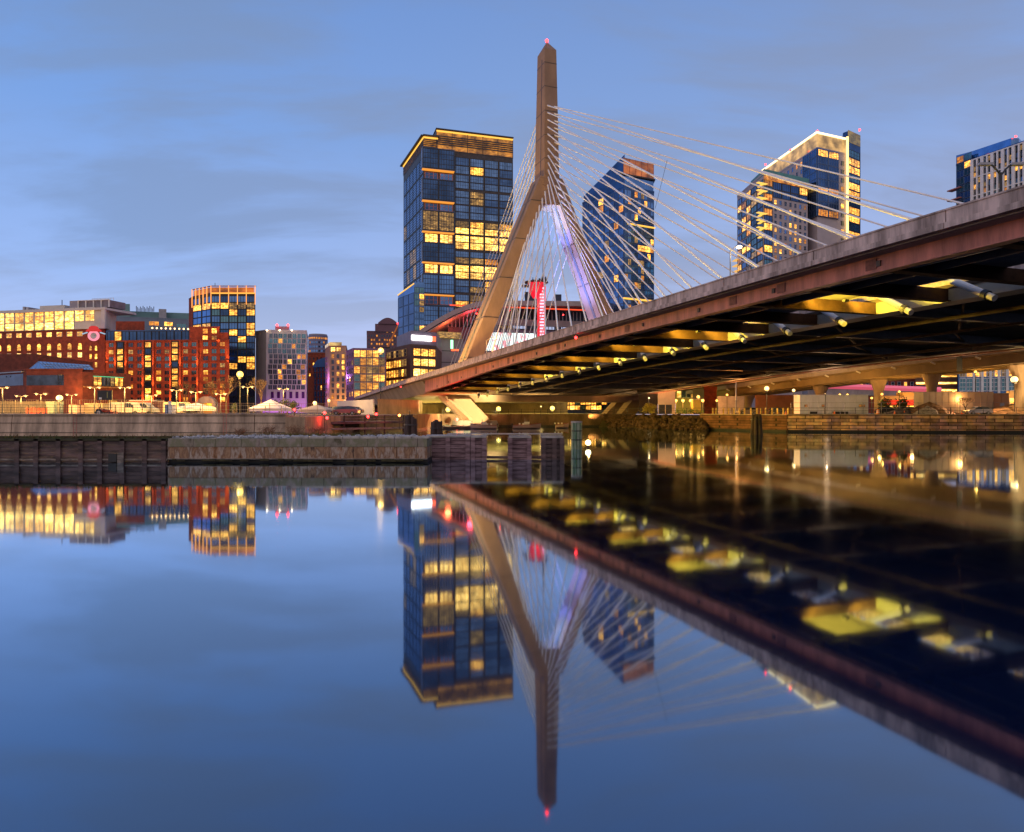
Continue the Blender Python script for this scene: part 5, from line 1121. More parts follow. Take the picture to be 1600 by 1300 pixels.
# red signal lamps along the jetty
for px,py,D_,lab in ((507,645,98,'red signal lamp at the left end of the jetty, upper'),(511,653,97,'red signal lamp at the left end of the jetty, lower'),(575,651,100,'red signal lamp mid jetty, left of a pair'),(588,647,104,'red signal lamp mid jetty, right of a pair'),(624,649,108,'orange red signal lamp by the pile cluster'),(460,640,104,'small red lamp by the tents'),(714,655,165,'red lamp at the foot of the brightly lit pylon leg')):
    q=(*P(px,D_),1.0); zt=Z(py,D_); th=thing('signal_lamp',lab,'signal lamp',q,'red signal lamps'); MB().tube(q,(q[0],q[1],zt),.04).build('post',BLACK,th); r_=.2 if D_<150 else .38
    MB().sphere((q[0],q[1],zt),r_).build('bulb',RED if px!=624 else glow('orange_lamp',(1,.22,.04),14),th); light('lamp_light','POINT',(q[0],q[1]-.35,zt+.1),th,180 if D_<150 else 5000,(1,.03,.02),.1)
# ================= vehicles, tents, cabins on the left bank =================
def car(px,D_,rz,col,label,L_=4.6):
    c=(*P(px,D_),GZ); th=thing('parked_car',label,'car',c,'parked cars by the bridge ramp'); cs_,sn_=math.cos(rz),math.sin(rz)
    def T(x,y,z): return (c[0]+x*cs_-y*sn_,c[1]+x*sn_+y*cs_,c[2]+z)
    prof=[(-2.3,.35),(-2.32,.75),(-2.15,1.0),(-1.5,1.05),(1.0,.98),(1.9,.85),(2.25,.68),(2.3,.35)]
    roof=[(-2.0,1.0),(-1.45,1.42),(-.6,1.52),(.25,1.46),(1.05,.98)]
    pm=mat('car_paint_%d'%int(col[0]*1000+col[2]*100),col,.25,.4,0)
    mb=MB(); w=.88
    for pf,ww,mi in ((prof,w,0),):
        n=len(pf); mb.loft([[T(x,yy,z) for x,z in pf] for yy in (-ww,-ww*.96,ww*.96,ww)],0)
    mb.build('body',pm,th)
    MB().loft([[T(x,yy*(1-.18*(z-1)),z) for x,z in roof] for yy in (-.8,.8)]).build('cabin_glass',GLASSN,th)
    MB().loft([[T(x,yy,z) for x,z in ((-1.5,1.42),(-.6,1.53),(.3,1.47),(.3,1.5),(-.6,1.57),(-1.5,1.46))] for yy in (-.7,.7)]).build('roof',pm,th)
    for x in (-1.4,1.4):
        for yy in (-.9,.9):
            wl_=MB().tube(T(x,yy-.1,.33),T(x,yy+.1,.33),.33,n=14).build('wheel',BLACK,th); MB().tube(T(x,yy-.115,.33),T(x,yy+.115,.33),.19,n=12).build('rim',GREYM,wl_)
    for yy in (-.6,.6): MB().box(T(2.28,yy,.72),(.1,.35,.16),0,rz).build('headlight',WHITE,th); MB().box(T(-2.31,yy,.8),(.06,.35,.16),0,rz).build('tail_light',mat('tail_red',(.5,.02,.02),.3,0,0),th)
car(540,118,R(178),(.28,.10,.12),'maroon parked car nearest the water at the end of the row')
car(531,124,R(176),(.05,.07,.13),'dark blue parked car directly behind the maroon one')
car(524,131,R(175),(.10,.16,.28),'blue parked car third from the water')
car(516,138,R(175),(.12,.12,.15),'grey parked car farthest back in the row')
car(548,128,R(178),(.06,.06,.09),'dark hatchback parked against the white wall')
wh=building('white_ramp_wall','long white retaining wall behind the parked cars under the ramp',[P(527,150),P(583,140),P(585,142),P(529,152)],GZ,[Z(627,150),Z(624,140),Z(624,142),Z(627,152)],mat('white_panel_wall',(.55,.50,.53),.7,0,.08,.5))
def tent(px0,px1,ytop,yeave,D_,label,col=(.75,.72,.78)):
    x0,x1=P(px0,D_)[0],P(px1,D_)[0]; c=((x0+x1)/2,D_+2,GZ); th=thing('marquee_tent',label,'tent',c,'white marquee tents'); w=(x1-x0)/2; ze=Z(yeave,D_); zt=Z(ytop,D_); m_=mat('tent_canvas_%d'%int(col[1]*100),col,.8,0,.05,.5)
    mb=MB(); n=12; rr=[]
    for z_,q in ((ze,1),(ze+(zt-ze)*.3,.72),(ze+(zt-ze)*.62,.36),(zt,.03)): rr.append([(c[0]+w*q*a,c[1]+3*q*b,z_) for a,b in ((-1,-1),(0,-1.04),(1,-1),(1.02,0),(1,1),(0,1.04),(-1,1),(-1.02,0))])
    mb.loft(rr,cap=False); mb.build('canopy',m_,th)
    mb=MB().loft([[(c[0]+w*a,c[1]+3*b,z_) for a,b in ((-1,-1),(1,-1),(1,1),(-1,1))] for z_ in (ze-.5,ze)],cap=False); mb.build('valance',m_,th)
    for a in (-1,1):
        for b in (-1,1): MB().tube((c[0]+w*a*.98,c[1]+2.94*b,GZ),(c[0]+w*a*.98,c[1]+2.94*b,ze),.05).build('pole',GREYM,th)
tent(279,318,629,637,112,'wide low white tent roof left of the stone portal')
tent(392,441,624,638,112,'largest white peaked tent in front of the purple lit hotel')
tent(468,512,632,640,116,'pale tent between the large white tent and the parked cars',(.6,.5,.42))
def cabin(name,label,px0,px1,y0,D_,col,cat,depth=2.6,roofcol=None,windows=0,group=None,z0=None):
    x0,x1=P(px0,D_)[0],P(px1,D_)[0]; z0=GZ if z0 is None else z0; zt=Z(y0,D_); th=thing(name,label,cat,((x0+x1)/2,D_+depth/2,z0),group)
    m_=mat(name+'_%d'%int(col[0]*1000+col[2]*10),col,.6,0,.12,.6,.4); mb=MB().box(((x0+x1)/2,D_+depth/2,(z0+.15+zt)/2),(x1-x0,depth,zt-z0-.15)); mb.build('body',m_,th)
    MB().box(((x0+x1)/2,D_+depth/2,zt+.05),(x1-x0+.15,depth+.15,.1)).build('roof',mat('cabin_roof_%d'%int((roofcol or col)[0]*100),roofcol or col,.6,0,.05),th)
    mb=MB(); n=max(2,int((x1-x0)/1.2))
    for k in range(n+1): mb.box((x0+(x1-x0)*k/n,D_-.03,(z0+.15+zt)/2),(.05,.05,zt-z0-.2))
    mb.build('cladding_rib',m_,th)
    MB().box(((x0+x1)/2,D_+depth/2,z0+.07),((x1-x0)*.9,depth*.8,.14)).build('skid',BLACK,th)
    f=Fr((x0,D_),(x1,D_))
    return th,f
th,f=cabin('site_cabin','red site cabin with a white roof behind the fence before the hotel',203,232,626,120,(.5,.09,.04),'cabin',roofcol=(.7,.7,.72)); window(th,f,.8,GZ+1.4,.5,.6,GLASSN,BLACK)
th,f=cabin('site_cabin','dark end cabin right of the red cabin before the hotel',233,246,627,121,(.12,.05,.06),'cabin',roofcol=(.3,.3,.33))
th,f=cabin('equipment_shed','long yellow lit low shed wall at the far left',-10,66,628,125,(.50,.38,.18),'shed')
th,f=cabin('storage_container','pale green storage container beside the bright globe lamp',72,84,628,118,(.35,.48,.36),'container')
th,f=cabin('storage_container','small red storage container left of the bright globe lamp',41,57,637,112,(.5,.10,.06),'container')
th,f=cabin('storage_container','pinkish white container right of the bright globe lamp',108,120,633,116,(.6,.45,.38),'container')
th,f=cabin('equipment_shed','pale shed with a sloped top left of the noticeboard',132,160,631,118,(.45,.38,.24),'shed')
th,f=cabin('portable_toilet','blue and white portable toilet behind the quay railing',258,268,633,103,(.30,.38,.60),'toilet',1.3,roofcol=(.7,.7,.75)); MB().box((*f.pt(f.L*.75,GZ+1.2,.03)[:2],GZ+1.2),(.45,.04,1.9)).build('door',WHITE,th)
# vans and cars blurred behind the fence
def van(px,D_,col,label,L_=5.2):
    c=(*P(px,D_),GZ); th=thing('parked_van',label,'van',c,'vehicles behind the quay fence'); pm=mat('van_paint_%d'%int(col[0]*1000+col[2]*10),col,.35,.2,0)
    pf=[(-2.6,.4),(-2.6,2.0),(-2.4,2.15),(1.0,2.15),(1.7,1.35),(2.5,1.1),(2.6,.4)]; mb=MB().loft([[(c[0]+x,c[1]+yy,c[2]+z) for x,z in pf] for yy in (-.95,.95)]); mb.build('body',pm,th)
    MB().poly([(c[0]+x,c[1]-.97,c[2]+z) for x,z in ((.1,1.3),(1.5,1.3),(.95,2.0),(.1,2.0))]).build('window',GLASSN,th)
    for x in (-1.6,1.7):
        MB().tube((c[0]+x,c[1]-1.0,c[2]+.36),(c[0]+x,c[1]-.75,c[2]+.36),.36,n=14).build('wheel',BLACK,th)
van(200,113,(.55,.5,.42),'white van parked behind the fence right of the small tractor'); van(283,114,(.5,.42,.3),'cream van parked behind the pale railing'); van(222,118,(.35,.4,.42),'grey van parked in front of the red cabin')
# tractor
tx=P(165,92.5)[0]; tc_=(tx,92.5,GZ+.02); tr=thing('small_tractor','small red tractor with large rear wheels on top of the quay','tractor',tc_)
RP=mat('tractor_red',(.6,.08,.03),.4,.1,.1,2)
MB().loft([[(tx+x,92.5+yy,GZ+.02+z) for x,z in ((-.3,.45),(-.3,.85),(.75,.8),(.8,.5))] for yy in (-.25,.25)]).build('hood',RP,tr)
MB().box((tx-.45,92.5,GZ+.75),(.5,.5,.12)).box((tx-.68,92.5,GZ+.98),(.1,.5,.4)).build('seat',BLACK,tr)
for yy in (-.42,.42):
    w_=MB().tube((tx-.62,92.5+yy-.13,GZ+.47),(tx-.62,92.5+yy+.13,GZ+.47),.45,n=20); w_=w_.build('rear_wheel',BLACK,tr); MB().tube((tx-.62,92.5+yy-.15,GZ+.47),(tx-.62,92.5+yy+.15,GZ+.47),.24,n=14).build('rim',WHITE,w_)
    w_=MB().tube((tx+.65,92.5+yy-.1,GZ+.3),(tx+.65,92.5+yy+.1,GZ+.3),.28,n=16); w_=w_.build('front_wheel',BLACK,tr); MB().tube((tx+.65,92.5+yy-.12,GZ+.3),(tx+.65,92.5+yy+.12,GZ+.3),.14,n=12).build('rim',RP,w_)
    MB().loft([[(tx-.62+.55*math.cos(a),92.5+yy+d_,GZ+.5+.52*math.sin(a)) for a in (.2,.8,1.4,2.0,2.6)]+[(tx-.62+.5*math.cos(a),92.5+yy+d_,GZ+.5+.47*math.sin(a)) for a in (2.6,2.0,1.4,.8,.2)] for d_ in (-.14,.14)]).build('fender',RP,tr)
MB().tube((tx+.35,92.5,GZ+.8),(tx+.35,92.5,GZ+1.2),.03).build('exhaust',BLACK,tr); MB().tube((tx-.1,92.5,GZ+.8),(tx-.25,92.5,GZ+1.15),.02).tube((tx-.28,92.35,GZ+1.15),(tx-.28,92.65,GZ+1.15),.03).build('steering_wheel',BLACK,tr)
MB().box((tx+1.15,92.5,GZ+.45),(.5,1.0,.25)).box((tx+.9,92.5,GZ+.55),(.5,.1,.1)).build('front_bucket',RP,tr)
# noticeboard
nb_=thing('noticeboard','large dark noticeboard on posts before the brown brick block','sign',(*P(164,102),GZ)); x0=P(164,102)[0]
MB().box((x0,102,Z(617.5,102)),(2.2,.15,1.45)).build('board',BLACK,nb_)
for s_ in (-1,1): MB().tube((x0+s_*.8,102.1,GZ),(x0+s_*.8,102.1,Z(611,102)),.06).build('post',BLACK,nb_)
MB().box((x0-.6,101.88,Z(622.5,102)),(.38,.06,.3)).build('plaque',WHITE,nb_)
MB().box((x0+.4,101.9,Z(617,102)),(.03,.03,.9)).build('gold_mark',glow('dim_gold',(.5,.4,.12),.6),nb_)
# ================= trees =================
BARK=mat('bark',(.07,.045,.035),.9,0,.3,3)
def bare_tree(px,D_,ht_,label,seed,zb=None,col=BARK,name='bare_tree'):
    g=random.Random(seed); c=(*P(px,D_),GZ if zb is None else zb); th=thing(name,label,'tree',c,'leafless trees on the left bank'); tr_=MB(); cw=MB()
    tr_.tube(c,(c[0]+.05,c[1],c[2]+ht_*.38),.16,.11,n=8)
    def br_(p,d,l,r,dep):
        q=p+d*l; (tr_ if dep<1 else cw).tube(p,q,r,r*.65,n=5 if dep<2 else 3)
        if dep>=5: return
        for k in range(3 if dep<4 else 4):
            e=(d+V((g.uniform(-1,1),g.uniform(-1,1),g.uniform(-.25,.75)))*.62).normalized(); br_(q,e,l*g.uniform(.62,.85),r*.6,dep+1)
    p0=V((c[0]+.05,c[1],c[2]+ht_*.38))
    for k in range(4): br_(p0,V((g.uniform(-.7,.7),g.uniform(-.7,.7),1)).normalized(),ht_*.2,.07,0)
    tr_.build('trunk',col,th); cw.build('crown',col,th)
bare_tree(338,125,6.0,'leafless tree between the portal and the globe lamp, left one',3); bare_tree(353,122,7.0,'leafless tree directly left of the brightest globe lamp',5)
bare_tree(408,122,6.5,'leafless tree at the left corner of the purple lit hotel base',8); bare_tree(289,124,5.6,'leafless tree against the hotel left of the stone portal',11)
bare_tree(1508,128,3.2,'small leafless sapling in front of the beige trailer',14,name='bare_tree')
def leafy(px,D_,w_,h_,label,m_,name='shrub',n=900,seed=3,group=None,zb=None,cat='shrub',trunk=.15):
    g=random.Random(seed); c=V((*P(px,D_),GZ if zb is None else zb)); th=thing(name,label,cat,c,group); mb=MB(); s_=min(w_,h_)*.07
    blobs=[(V((g.uniform(-.6,.6)*w_/2,g.uniform(-.5,.5)*w_/2,h_*g.uniform(.3,.8))),g.uniform(.22,.4)*min(w_,h_)) for k in range(9)]
    for k in range(n):
        b,r=g.choice(blobs); d=V((g.gauss(0,1),g.gauss(0,1),g.gauss(0,1))).normalized()*r*g.uniform(.5,1.05); p=c+b+d
        u=V((g.gauss(0,1),g.gauss(0,1),g.gauss(0,1))).normalized(); v=u.cross(d).normalized() if d.length>0 else V((1,0,0)); mb.quad(p-u*s_,p-v*s_*.5,p+u*s_,p+v*s_*.5)
    mb.build('foliage',m_,th); t_=MB()
    for k in range(4): b,r=blobs[k]; t_.tube(c,c+b,.05*h_**.5,.02,n=5)
    t_.build('stem',BARK,th)
LEAF=mat('dark_foliage',(.04,.06,.02),.8,0,.4,2); LEAFY=mat('lamp_yellow_foliage',(.42,.33,.08),.8,0,.35,2)  # yellow lamplight is put into the bush's leaf colour
leafy(1016,160,4.2,2.3,'rounded bush beside the beige shed with lamp yellow put into its leaves',LEAFY,'bush',1600,5)
for k,px in enumerate((436,449,461)): leafy(px,124,1.9,3.0+.3*(k%2),['small dark tree before the purple hotel base, left of three','small dark tree before the purple hotel base, middle of three','small dark tree before the purple hotel base, right of three'][k],LEAF,'small_tree',700,10+k,'small dark trees before the purple base',cat='tree')
leafy(366,118,1.2,2.2,'small dark evergreen below the brightest globe lamp',LEAF,'small_tree',500,19,cat='tree')
for k,(px,w_,lab) in enumerate(((1066,9,'low green shrubs in front of the lamp row, left clump'),(1088,7,'low green shrubs in front of the lamp row, right clump'))): leafy(px,166,w_,1.3,lab,mat('lit_green_leaf',(.16,.26,.04),.8,0,.35,2),'shrub',900,30+k)
leafy(1392,146,7,3.6,'dark leafy tree behind the red shop canopy',LEAF,'small_tree',1200,40,cat='tree')
# ================= boats =================
def boat(px,D_,L_,label,rz=0,cabin=True,seed=1):
    c=(*P(px,D_),0); th=thing('motor_boat',label,'boat',c,'small boats moored by the wharf'); cs_,sn_=math.cos(rz),math.sin(rz)
    def T(x,y,z): return (c[0]+x*cs_-y*sn_,c[1]+x*sn_+y*cs_,c[2]+z)
    rr=[]
    for u in (0,.12,.35,.6,.8,.93,1):
        x=-L_/2+L_*u; w=1.05*math.sin(min(1,(1-u)*2.2+.02)*math.pi/2)*(0.9 if u==0 else 1); sh=.75+.45*u*u
        rr.append([T(x+ (0 if u<.9 else .1),-w,sh),T(x,-w*.8,.2),T(x,0,-.25+.3*u*u),T(x,w*.8,.2),T(x+(0 if u<.9 else .1),w,sh),T(x,0,sh-.05)])
    MB().loft(rr).build('hull',mat('boat_pink_white',(.62,.42,.40),.4,0,.06,1),th,smooth=False)
    mb=MB()
    for a,b in zip(rr,rr[1:]): mb.tube(a[0],b[0],.05,n=5); mb.tube(a[4],b[4],.05,n=5)
    mb.build('gunwale',mat('gunwale_red',(.35,.08,.06),.5,0,.1),th)
    if cabin:
        MB().loft([[T(x*.9,y,z) for x,y in ((-.6,-.5),(.5,-.5),(.7,0),(.5,.5),(-.6,.5))] for z in (.9,1.5)]).build('console',WHITE,th); MB().box(T(.35,0,1.75),(.06,.9,.5),0,rz).build('windscreen',GLASSN,th)
        MB().tube(T(-.4,0,1.5),T(-.4,0,2.5),.03).build('antenna',GREYM,th)
    g=random.Random(seed)
    for k in range(3): MB().box(T(-1.6+k*.8,g.uniform(-.3,.3),1.05),(.35,.4,.35),0,rz).build('seat',WHITE,th)
    MB().box(T(-L_/2-.15,0,.75),(.35,.4,.8),0,rz).build('outboard_motor',BLACK,th)
boat(756,150,5.8,'pinkish white motor boat moored below the bright pylon leg, left of the pair',R(178)); boat(823,152,6.2,'low open motor boat with railings moored in the middle under the bridge',R(2),seed=4)
boat(878,158,3.0,'tiny orange boat near the right end of the wharf',R(0),False)
fd=thing('floating_dock','low floating dock lying behind the purple fender wall','dock',(*P(715,152),0)); MB().box((*P(716,152),.18),(7.5,2,.4)).build('float',TIM,fd); MB().box((*P(716,152),.43),(7.6,2.1,.08)).build('deck',mat('pale_coping',(.42,.39,.37)),fd)
# ================= under the bridge =================
YC=mat('tan_concrete_wall',(.40,.30,.17),.85,0,.25,.3,.5,bump=.3)
ww=building('wharf_shed_wall','long tan ribbed concrete wall lit yellow behind the pylon feet',[P(640,222),P(886,222),P(886,226),P(640,226)],2.2,Z(626,222)+.6,YC)
f_=Fr(P(640,222),P(886,222)); mb=MB()
for k in range(26): s_=f_.L*k/25; f_.box(mb,s_-.18,s_+.18,2.3,Z(626,222),.02,.35)
mb.build('rib',YC,ww)
pq=building('stained_abutment','brown stained concrete abutment left of the bright pylon leg',[P(590,150),P(654,165),P(660,185),P(590,175)],1.0,Z(625,158),mat('brown_concrete',(.30,.19,.12),.85,0,.35,.25,.4,bump=.4),parapet=.1)
ps=building('lit_rear_garage','open garage with bright shelves of light seen between the pylon legs',back(P(880,232),P(950,232),12),2.2,Z(624,232),mat('garage_dark',(.1,.07,.05),.8,0,.2))
f_=Fr(P(880,232),P(950,232)); grid(ps,f_,.4,f_.L-.4,Z(641,232),Z(625,232),8,2,.95,.85,lambda c,r:[LIT3,LIT1,GLASST,LIT1][(c*3+r)%4],BLACK,'plain',2,1)
mb=MB(); f_.box(mb,-1,f_.L+1,2.2,Z(641,232),.3,1.2); mb.build('blue_wall',mat('blue_grey_wall',(.12,.14,.2),.7,0,.2),ps)
ss=building('beige_shed','beige shed with dark doors and a dark left bay beyond the far pylon leg',back(P(1028,170),P(1055,170),8),GZ,Z(611,170),mat('beige_shed_wall',(.50,.38,.28),.8,0,.1,.4))
f_=Fr(P(1028,170),P(1055,170)); 
for s_ in (1.0,2.7): mb=MB(); f_.box(mb,s_-.75,s_+.75,GZ,GZ+2.3,.0,.05); mb.build('door',BLACK,ss)
building('dark_shed','dark plain shed joined to the left of the beige shed',back(P(998,171),P(1027.5,171),8),GZ,Z(611,171),mat('dark_brown_shed',(.05,.035,.03),.8,0,.2))
gh=building('curtain_glass_hall','pale glass fronted hall glowing yellow beyond the beige shed',back(P(1056,215),P(1112,210),14),GZ,Z(600,212),mat('yellow_lit_frame',(.6,.5,.2),.6,0,.1))
f_=Fr(P(1056,215),P(1112,210)); grid(gh,f_,.3,f_.L-.3,GZ+4.6,Z(601,212),7,1,.85,.9,lambda c,r:[LIT3,GLASST,GLASST,LIT1,GLASST,LAV,LAV][c],WHITE,'plain',4,1)
building('grey_block_building','grey block building behind the lamp row',back(P(1082,205),P(1150,200),10),GZ,Z(603,205),mat('grey_block_wall',(.28,.24,.24),.8,0,.15,.3))
building('brick_store','brick store with a flat roof beside the blue pole',back(P(1100,190),P(1120,190),6),GZ,Z(608,190),BR1)
for k,(a,b,y,c_,nm,lab) in enumerate(((1122,1163,624,(.22,.20,.30),'low_shed','low violet grey shed behind the bollards'),(1180,1246,622,(.24,.10,.06),'low_shed','long low red brown shed left of the white trailer'))):
    building(nm,lab,back(P(a,176),P(b,176),6),GZ,Z(y,176),mat('shed_wall_%d'%k,c_,.8,0,.2,.5))
kx=P(1089,168)[0]; th,f=cabin('kiosk','small glowing yellow kiosk in the lamp row',1083,1095,624,168,(.7,.5,.08),'kiosk',1.8)
bp=thing('blue_pole','tall slim blue pole beneath the deck','pole',(*P(1150,165),GZ)); q=P(1150,165); MB().tube((*q,GZ),(*q,Z(590,165)),.16).build('shaft',mat('blue_pole_paint',(.25,.3,.55),.5,0,.05),bp); MB().tube((*q,GZ),(*q,GZ+.3),.4).build('base',CONC,bp)
# bollards
bo=None; g_=random.Random(2)
for k in range(16):
    px=1112+k*8.6+g_.uniform(-2,2); q=(*P(px,150+g_.uniform(-2,2)),GZ)
    if bo is None:
        bo=MB().tube(q,(q[0],q[1],q[2]+1.25),.17,n=10).tube((q[0],q[1],q[2]+1.25),(q[0],q[1],q[2]+1.36),.17,.08,n=10).build('bollard',mat('yellow_bollard_paint',(.65,.42,.08),.5,0,.15,2),None,loc=q); o=bo
    else: o=bo.copy(); scene.collection.objects.link(o); o.location=q
    tag(o,'short yellow bollard in the row along the right bank yard','bollard','yellow bollards in a row')
# trailers on the right bank
th,f=cabin('white_trailer','long white office trailer with small amber windows on the right bank',1250,1356,617.5,136,(.74,.72,.80),'trailer',3.0)
for px in (1259,1286,1344,1349): window(th,f,(px-1250)/106*f.L,GZ+1.75,.55,.5,LIT2,BLACK,'plain',2,1)
for px in (1270,1305,1318): mb=MB(); s_=(px-1250)/106*f.L; f.box(mb,s_-.6,s_+.6,GZ+.1,GZ+.6,.1,.7); mb.build('step',BLACK,th)
th,f=cabin('beige_trailer','long beige trailer behind the dirt mounds',1443,1552,613,131,(.42,.33,.30),'trailer',3.2)
mb=MB(); f.box(mb,f.L*.49,f.L*.7,GZ+.3,GZ+2.4,.04,.08); mb.build('panel_door',mat('beige_door',(.58,.48,.45),.6,0,.05),th)
th,f=cabin('brown_container','brown container with a dark door at the right end of the beige trailer',1553,1576,615,131.5,(.45,.22,.12),'container',3); mb=MB(); f.box(mb,f.L*.4,f.L*.7,GZ+.2,GZ+2.2,.03,.06); mb.build('door',GREYM,th)
sc_=building('red_canopy_shop','glowing shop with a red striped canopy between the trailers',back(P(1378,152),P(1446,152),8),GZ,Z(624,152),mat('cream_shop_wall',(.5,.35,.2),.8,0,.1))
f_=Fr(P(1378,152),P(1446,152)); grid(sc_,f_,.3,f_.L-.3,GZ+.3,GZ+2.0,8,1,.9,.95,rnd(4,.85,(LIT1,LIT3)),BLACK)
MB().loft([[f_.pt(s_,GZ+2.1,1.3),f_.pt(s_,GZ+3.1,.2),f_.pt(s_,GZ+3.2,.2),f_.pt(s_,GZ+2.25,1.35)] for s_ in (0,f_.L)]).build('canopy',mat('red_canopy',(.65,.05,.04),.6,0,.1,emit=(1,.05,.03),es=.25),sc_)
mb=MB(); f_.box(mb,f_.L*.5,f_.L,Z(624,152)+.82,Z(615,152)+.3,-3,0); mb.build('lit_gable',mat('orange_gable',(.7,.4,.15),.7,0,.15),sc_)
light('shop_light','POINT',f_.pt(5,GZ+3,3),sc_,900,(1,.5,.15),.4)
rs=building('bright_side_shop','brightly lit shop front at the far right edge behind the brown container',back(P(1574,150),P(1660,150),8),GZ,Z(616,150),mat('cream_shop_wall',(.5,.35,.2))); f_=Fr(P(1574,150),P(1660,150)); grid(rs,f_,.3,f_.L-.3,GZ+.3,GZ+1.9,9,1,.9,.95,LIT3,BLACK); grid(rs,f_,.3,f_.L-.3,GZ+2.2,GZ+3.6,3,1,.95,.9,LIT1,WHITE)
# mounds
def mound(px,D_,w_,h_,label,m_,seed):
    g=random.Random(seed); c=(*P(px,D_),GZ); mb=MB(); n=22; rr=[]
    for k in range(7):
        u=k/6; rr.append([(c[0]+w_/2*(1-u)**.8*math.cos(2*math.pi*j/n)*g.uniform(.86,1.1),c[1]+w_*.3*(1-u)**.8*math.sin(2*math.pi*j/n)*g.uniform(.86,1.1),c[2]+h_*u**.9*g.uniform(.93,1.05)) for j in range(n)])
    mb.loft(rr)
    for k in range(90): a=g.random()*6.28; u=g.random(); rock(mb,(c[0]+w_/2*(1-u)*math.cos(a),c[1]+w_*.3*(1-u)*math.sin(a),c[2]+h_*u),g.uniform(.08,.28),g)
    o=mb.build('dirt_mound',m_,None,loc=c); tag(o,label,'mound','dirt mounds on the right bank')
BD=mat('brown_earth',(.20,.11,.06),.95,0,.45,1.5,bump=.6)
mound(1452,128.5,9.5,2.4,'tall brown earth mound in front of the beige trailer',BD,1); mound(1449,126.8,5.5,1.6,'small grey gravel mound in front of the tall brown one',mat('grey_gravel',(.34,.30,.27),.95,0,.4,3,bump=.5),2); mound(1582,127.5,12,2.0,'wide brown mound at the right edge before the container',BD,3); mound(1408,129,7,1.2,'low dark rubble mound left of the gravel mound',mat('dark_rubble',(.12,.10,.10),.95,0,.5,2,bump=.6),4)
for k,(px,c_,lab) in enumerate(((1372,(.8,.2,.03),'orange safety barrel beside the path left of the mounds'),(1471,(.8,.55,.05),'yellow safety barrel in front of the gravel mound'))):
    q=(*P(px,128),GZ); th=thing('safety_barrel',lab,'barrel',q,'safety barrels'); MB().tube(q,(q[0],q[1],q[2]+1.0),.28,.22,n=14).build('body',mat('barrel_%d'%k,c_,.5,0,.05),th)
    for z_ in (.35,.65): MB().tube((q[0],q[1],q[2]+z_),(q[0],q[1],q[2]+z_+.12),.27,n=14).build('stripe',WHITE,th)
# ---- viaduct behind the main deck ----
vd=thing('concrete_viaduct','pale concrete viaduct on flared columns beyond the main bridge deck','bridge',B(132,110,0))
_v=[(-60,12.8),(40,12.7),(80,12.3),(94,11.6),(112,10.9),(133,9.8),(160,8),(200,6)]
VH=lambda t:CH+smooth(_v,t,12)
TG=mat('tan_girder_concrete',(.20,.14,.08),.8,0,.15,.3,.5)
run(MB(),126,126.4,lambda t:VH(t)-1.5,VH,-10,215,step=7).build('parapet',mat('violet_grey_concrete',(.30,.26,.30),.8,0,.15,.4,.3),vd)
run(MB(),126.5,141,lambda t:VH(t)-1.7,lambda t:VH(t)-1.2,-10,215,step=7).build('deck_slab',TG,vd)
run(MB(),100,125.8,lambda t:VH(t)-.5,lambda t:VH(t)-.1,-10,215,step=7).build('added_sky_block_slab',mat('shaded_deck_concrete2',(.16,.11,.08),.9,0,.3,.3),vd)  # unseen slab added to block the sky in the water's reflection
for p in (127.6,131,134.5,138): run(MB(),p,p+.9,lambda t:VH(t)-3.4,lambda t:VH(t)-1.71,-10,215,step=7).build('girder',TG,vd)
for t_,rr_ in ((85,1.15),(103,.95),(116,.95),(133,.95),(160,1.0),(66,1.1)):
    x,y,_=B(132.5,t_,0); zt=VH(t_)-3.42; rings=[]
    for q,z_ in ((1,GZ),(1,zt-3.0),(1.05,zt-2.7),(1.45,zt-1.4),(1.85,zt-.5),(1.9,zt)): rings.append([(x+rr_*q*math.cos(2*math.pi*k/20),y+rr_*q*math.sin(2*math.pi*k/20),z_) for k in range(20)])
    MB().loft(rings,cap=True).build('column',mat('column_concrete',(.26,.19,.14),.8,0,.15,.5,.5),vd)
for t_ in range(62,170,9):
    x,y,z_=B(125.8,t_,VH(t_)-1.6); MB().tube((x,y,z_),(x+.75,y-.4,z_-.45),.17,n=8).build('drain_spout',WHITE,vd)
mb=MB(); x,y,z_=B(125.7,92,VH(92)-2.6); mb.box((x,y,z_),(1.0,.2,3.0),0,0); mb.build('access_panel',BLACK,vd)
for t_ in (92,110,128,150): light('under_lamp','POINT',B(126,t_,GZ+3.0),vd,350,(1,.5,.12),.4)
# second low ramp with a pink lit rail
v2=thing('distant_ramp','distant low ramp with pink lit parapet under the viaduct','bridge',(*P(1350,215),GZ))
f_=Fr(P(1262,215),P(1470,208)); mb=MB(); f_.box(mb,0,f_.L,Z(618,212),Z(607,212),-8,0); mb.build('ramp',CONC,v2)
mb=MB(); a,b=V(f_.pt(0,Z(602,215),.1)),V(f_.pt(f_.L,Z(609,208),.1)); mb.tube(a,b,.8,n=4); mb.build('pink_rail',mat('pink_rail',(.6,.2,.25),.5,0,.1,emit=(1,.12,.2),es=.55),v2)
for s_ in (6,18,30,40): mb=MB(); f_.box(mb,s_-.6,s_+.6,GZ,Z(618,212),-4,-2.8); mb.build('pier',CONC,v2)
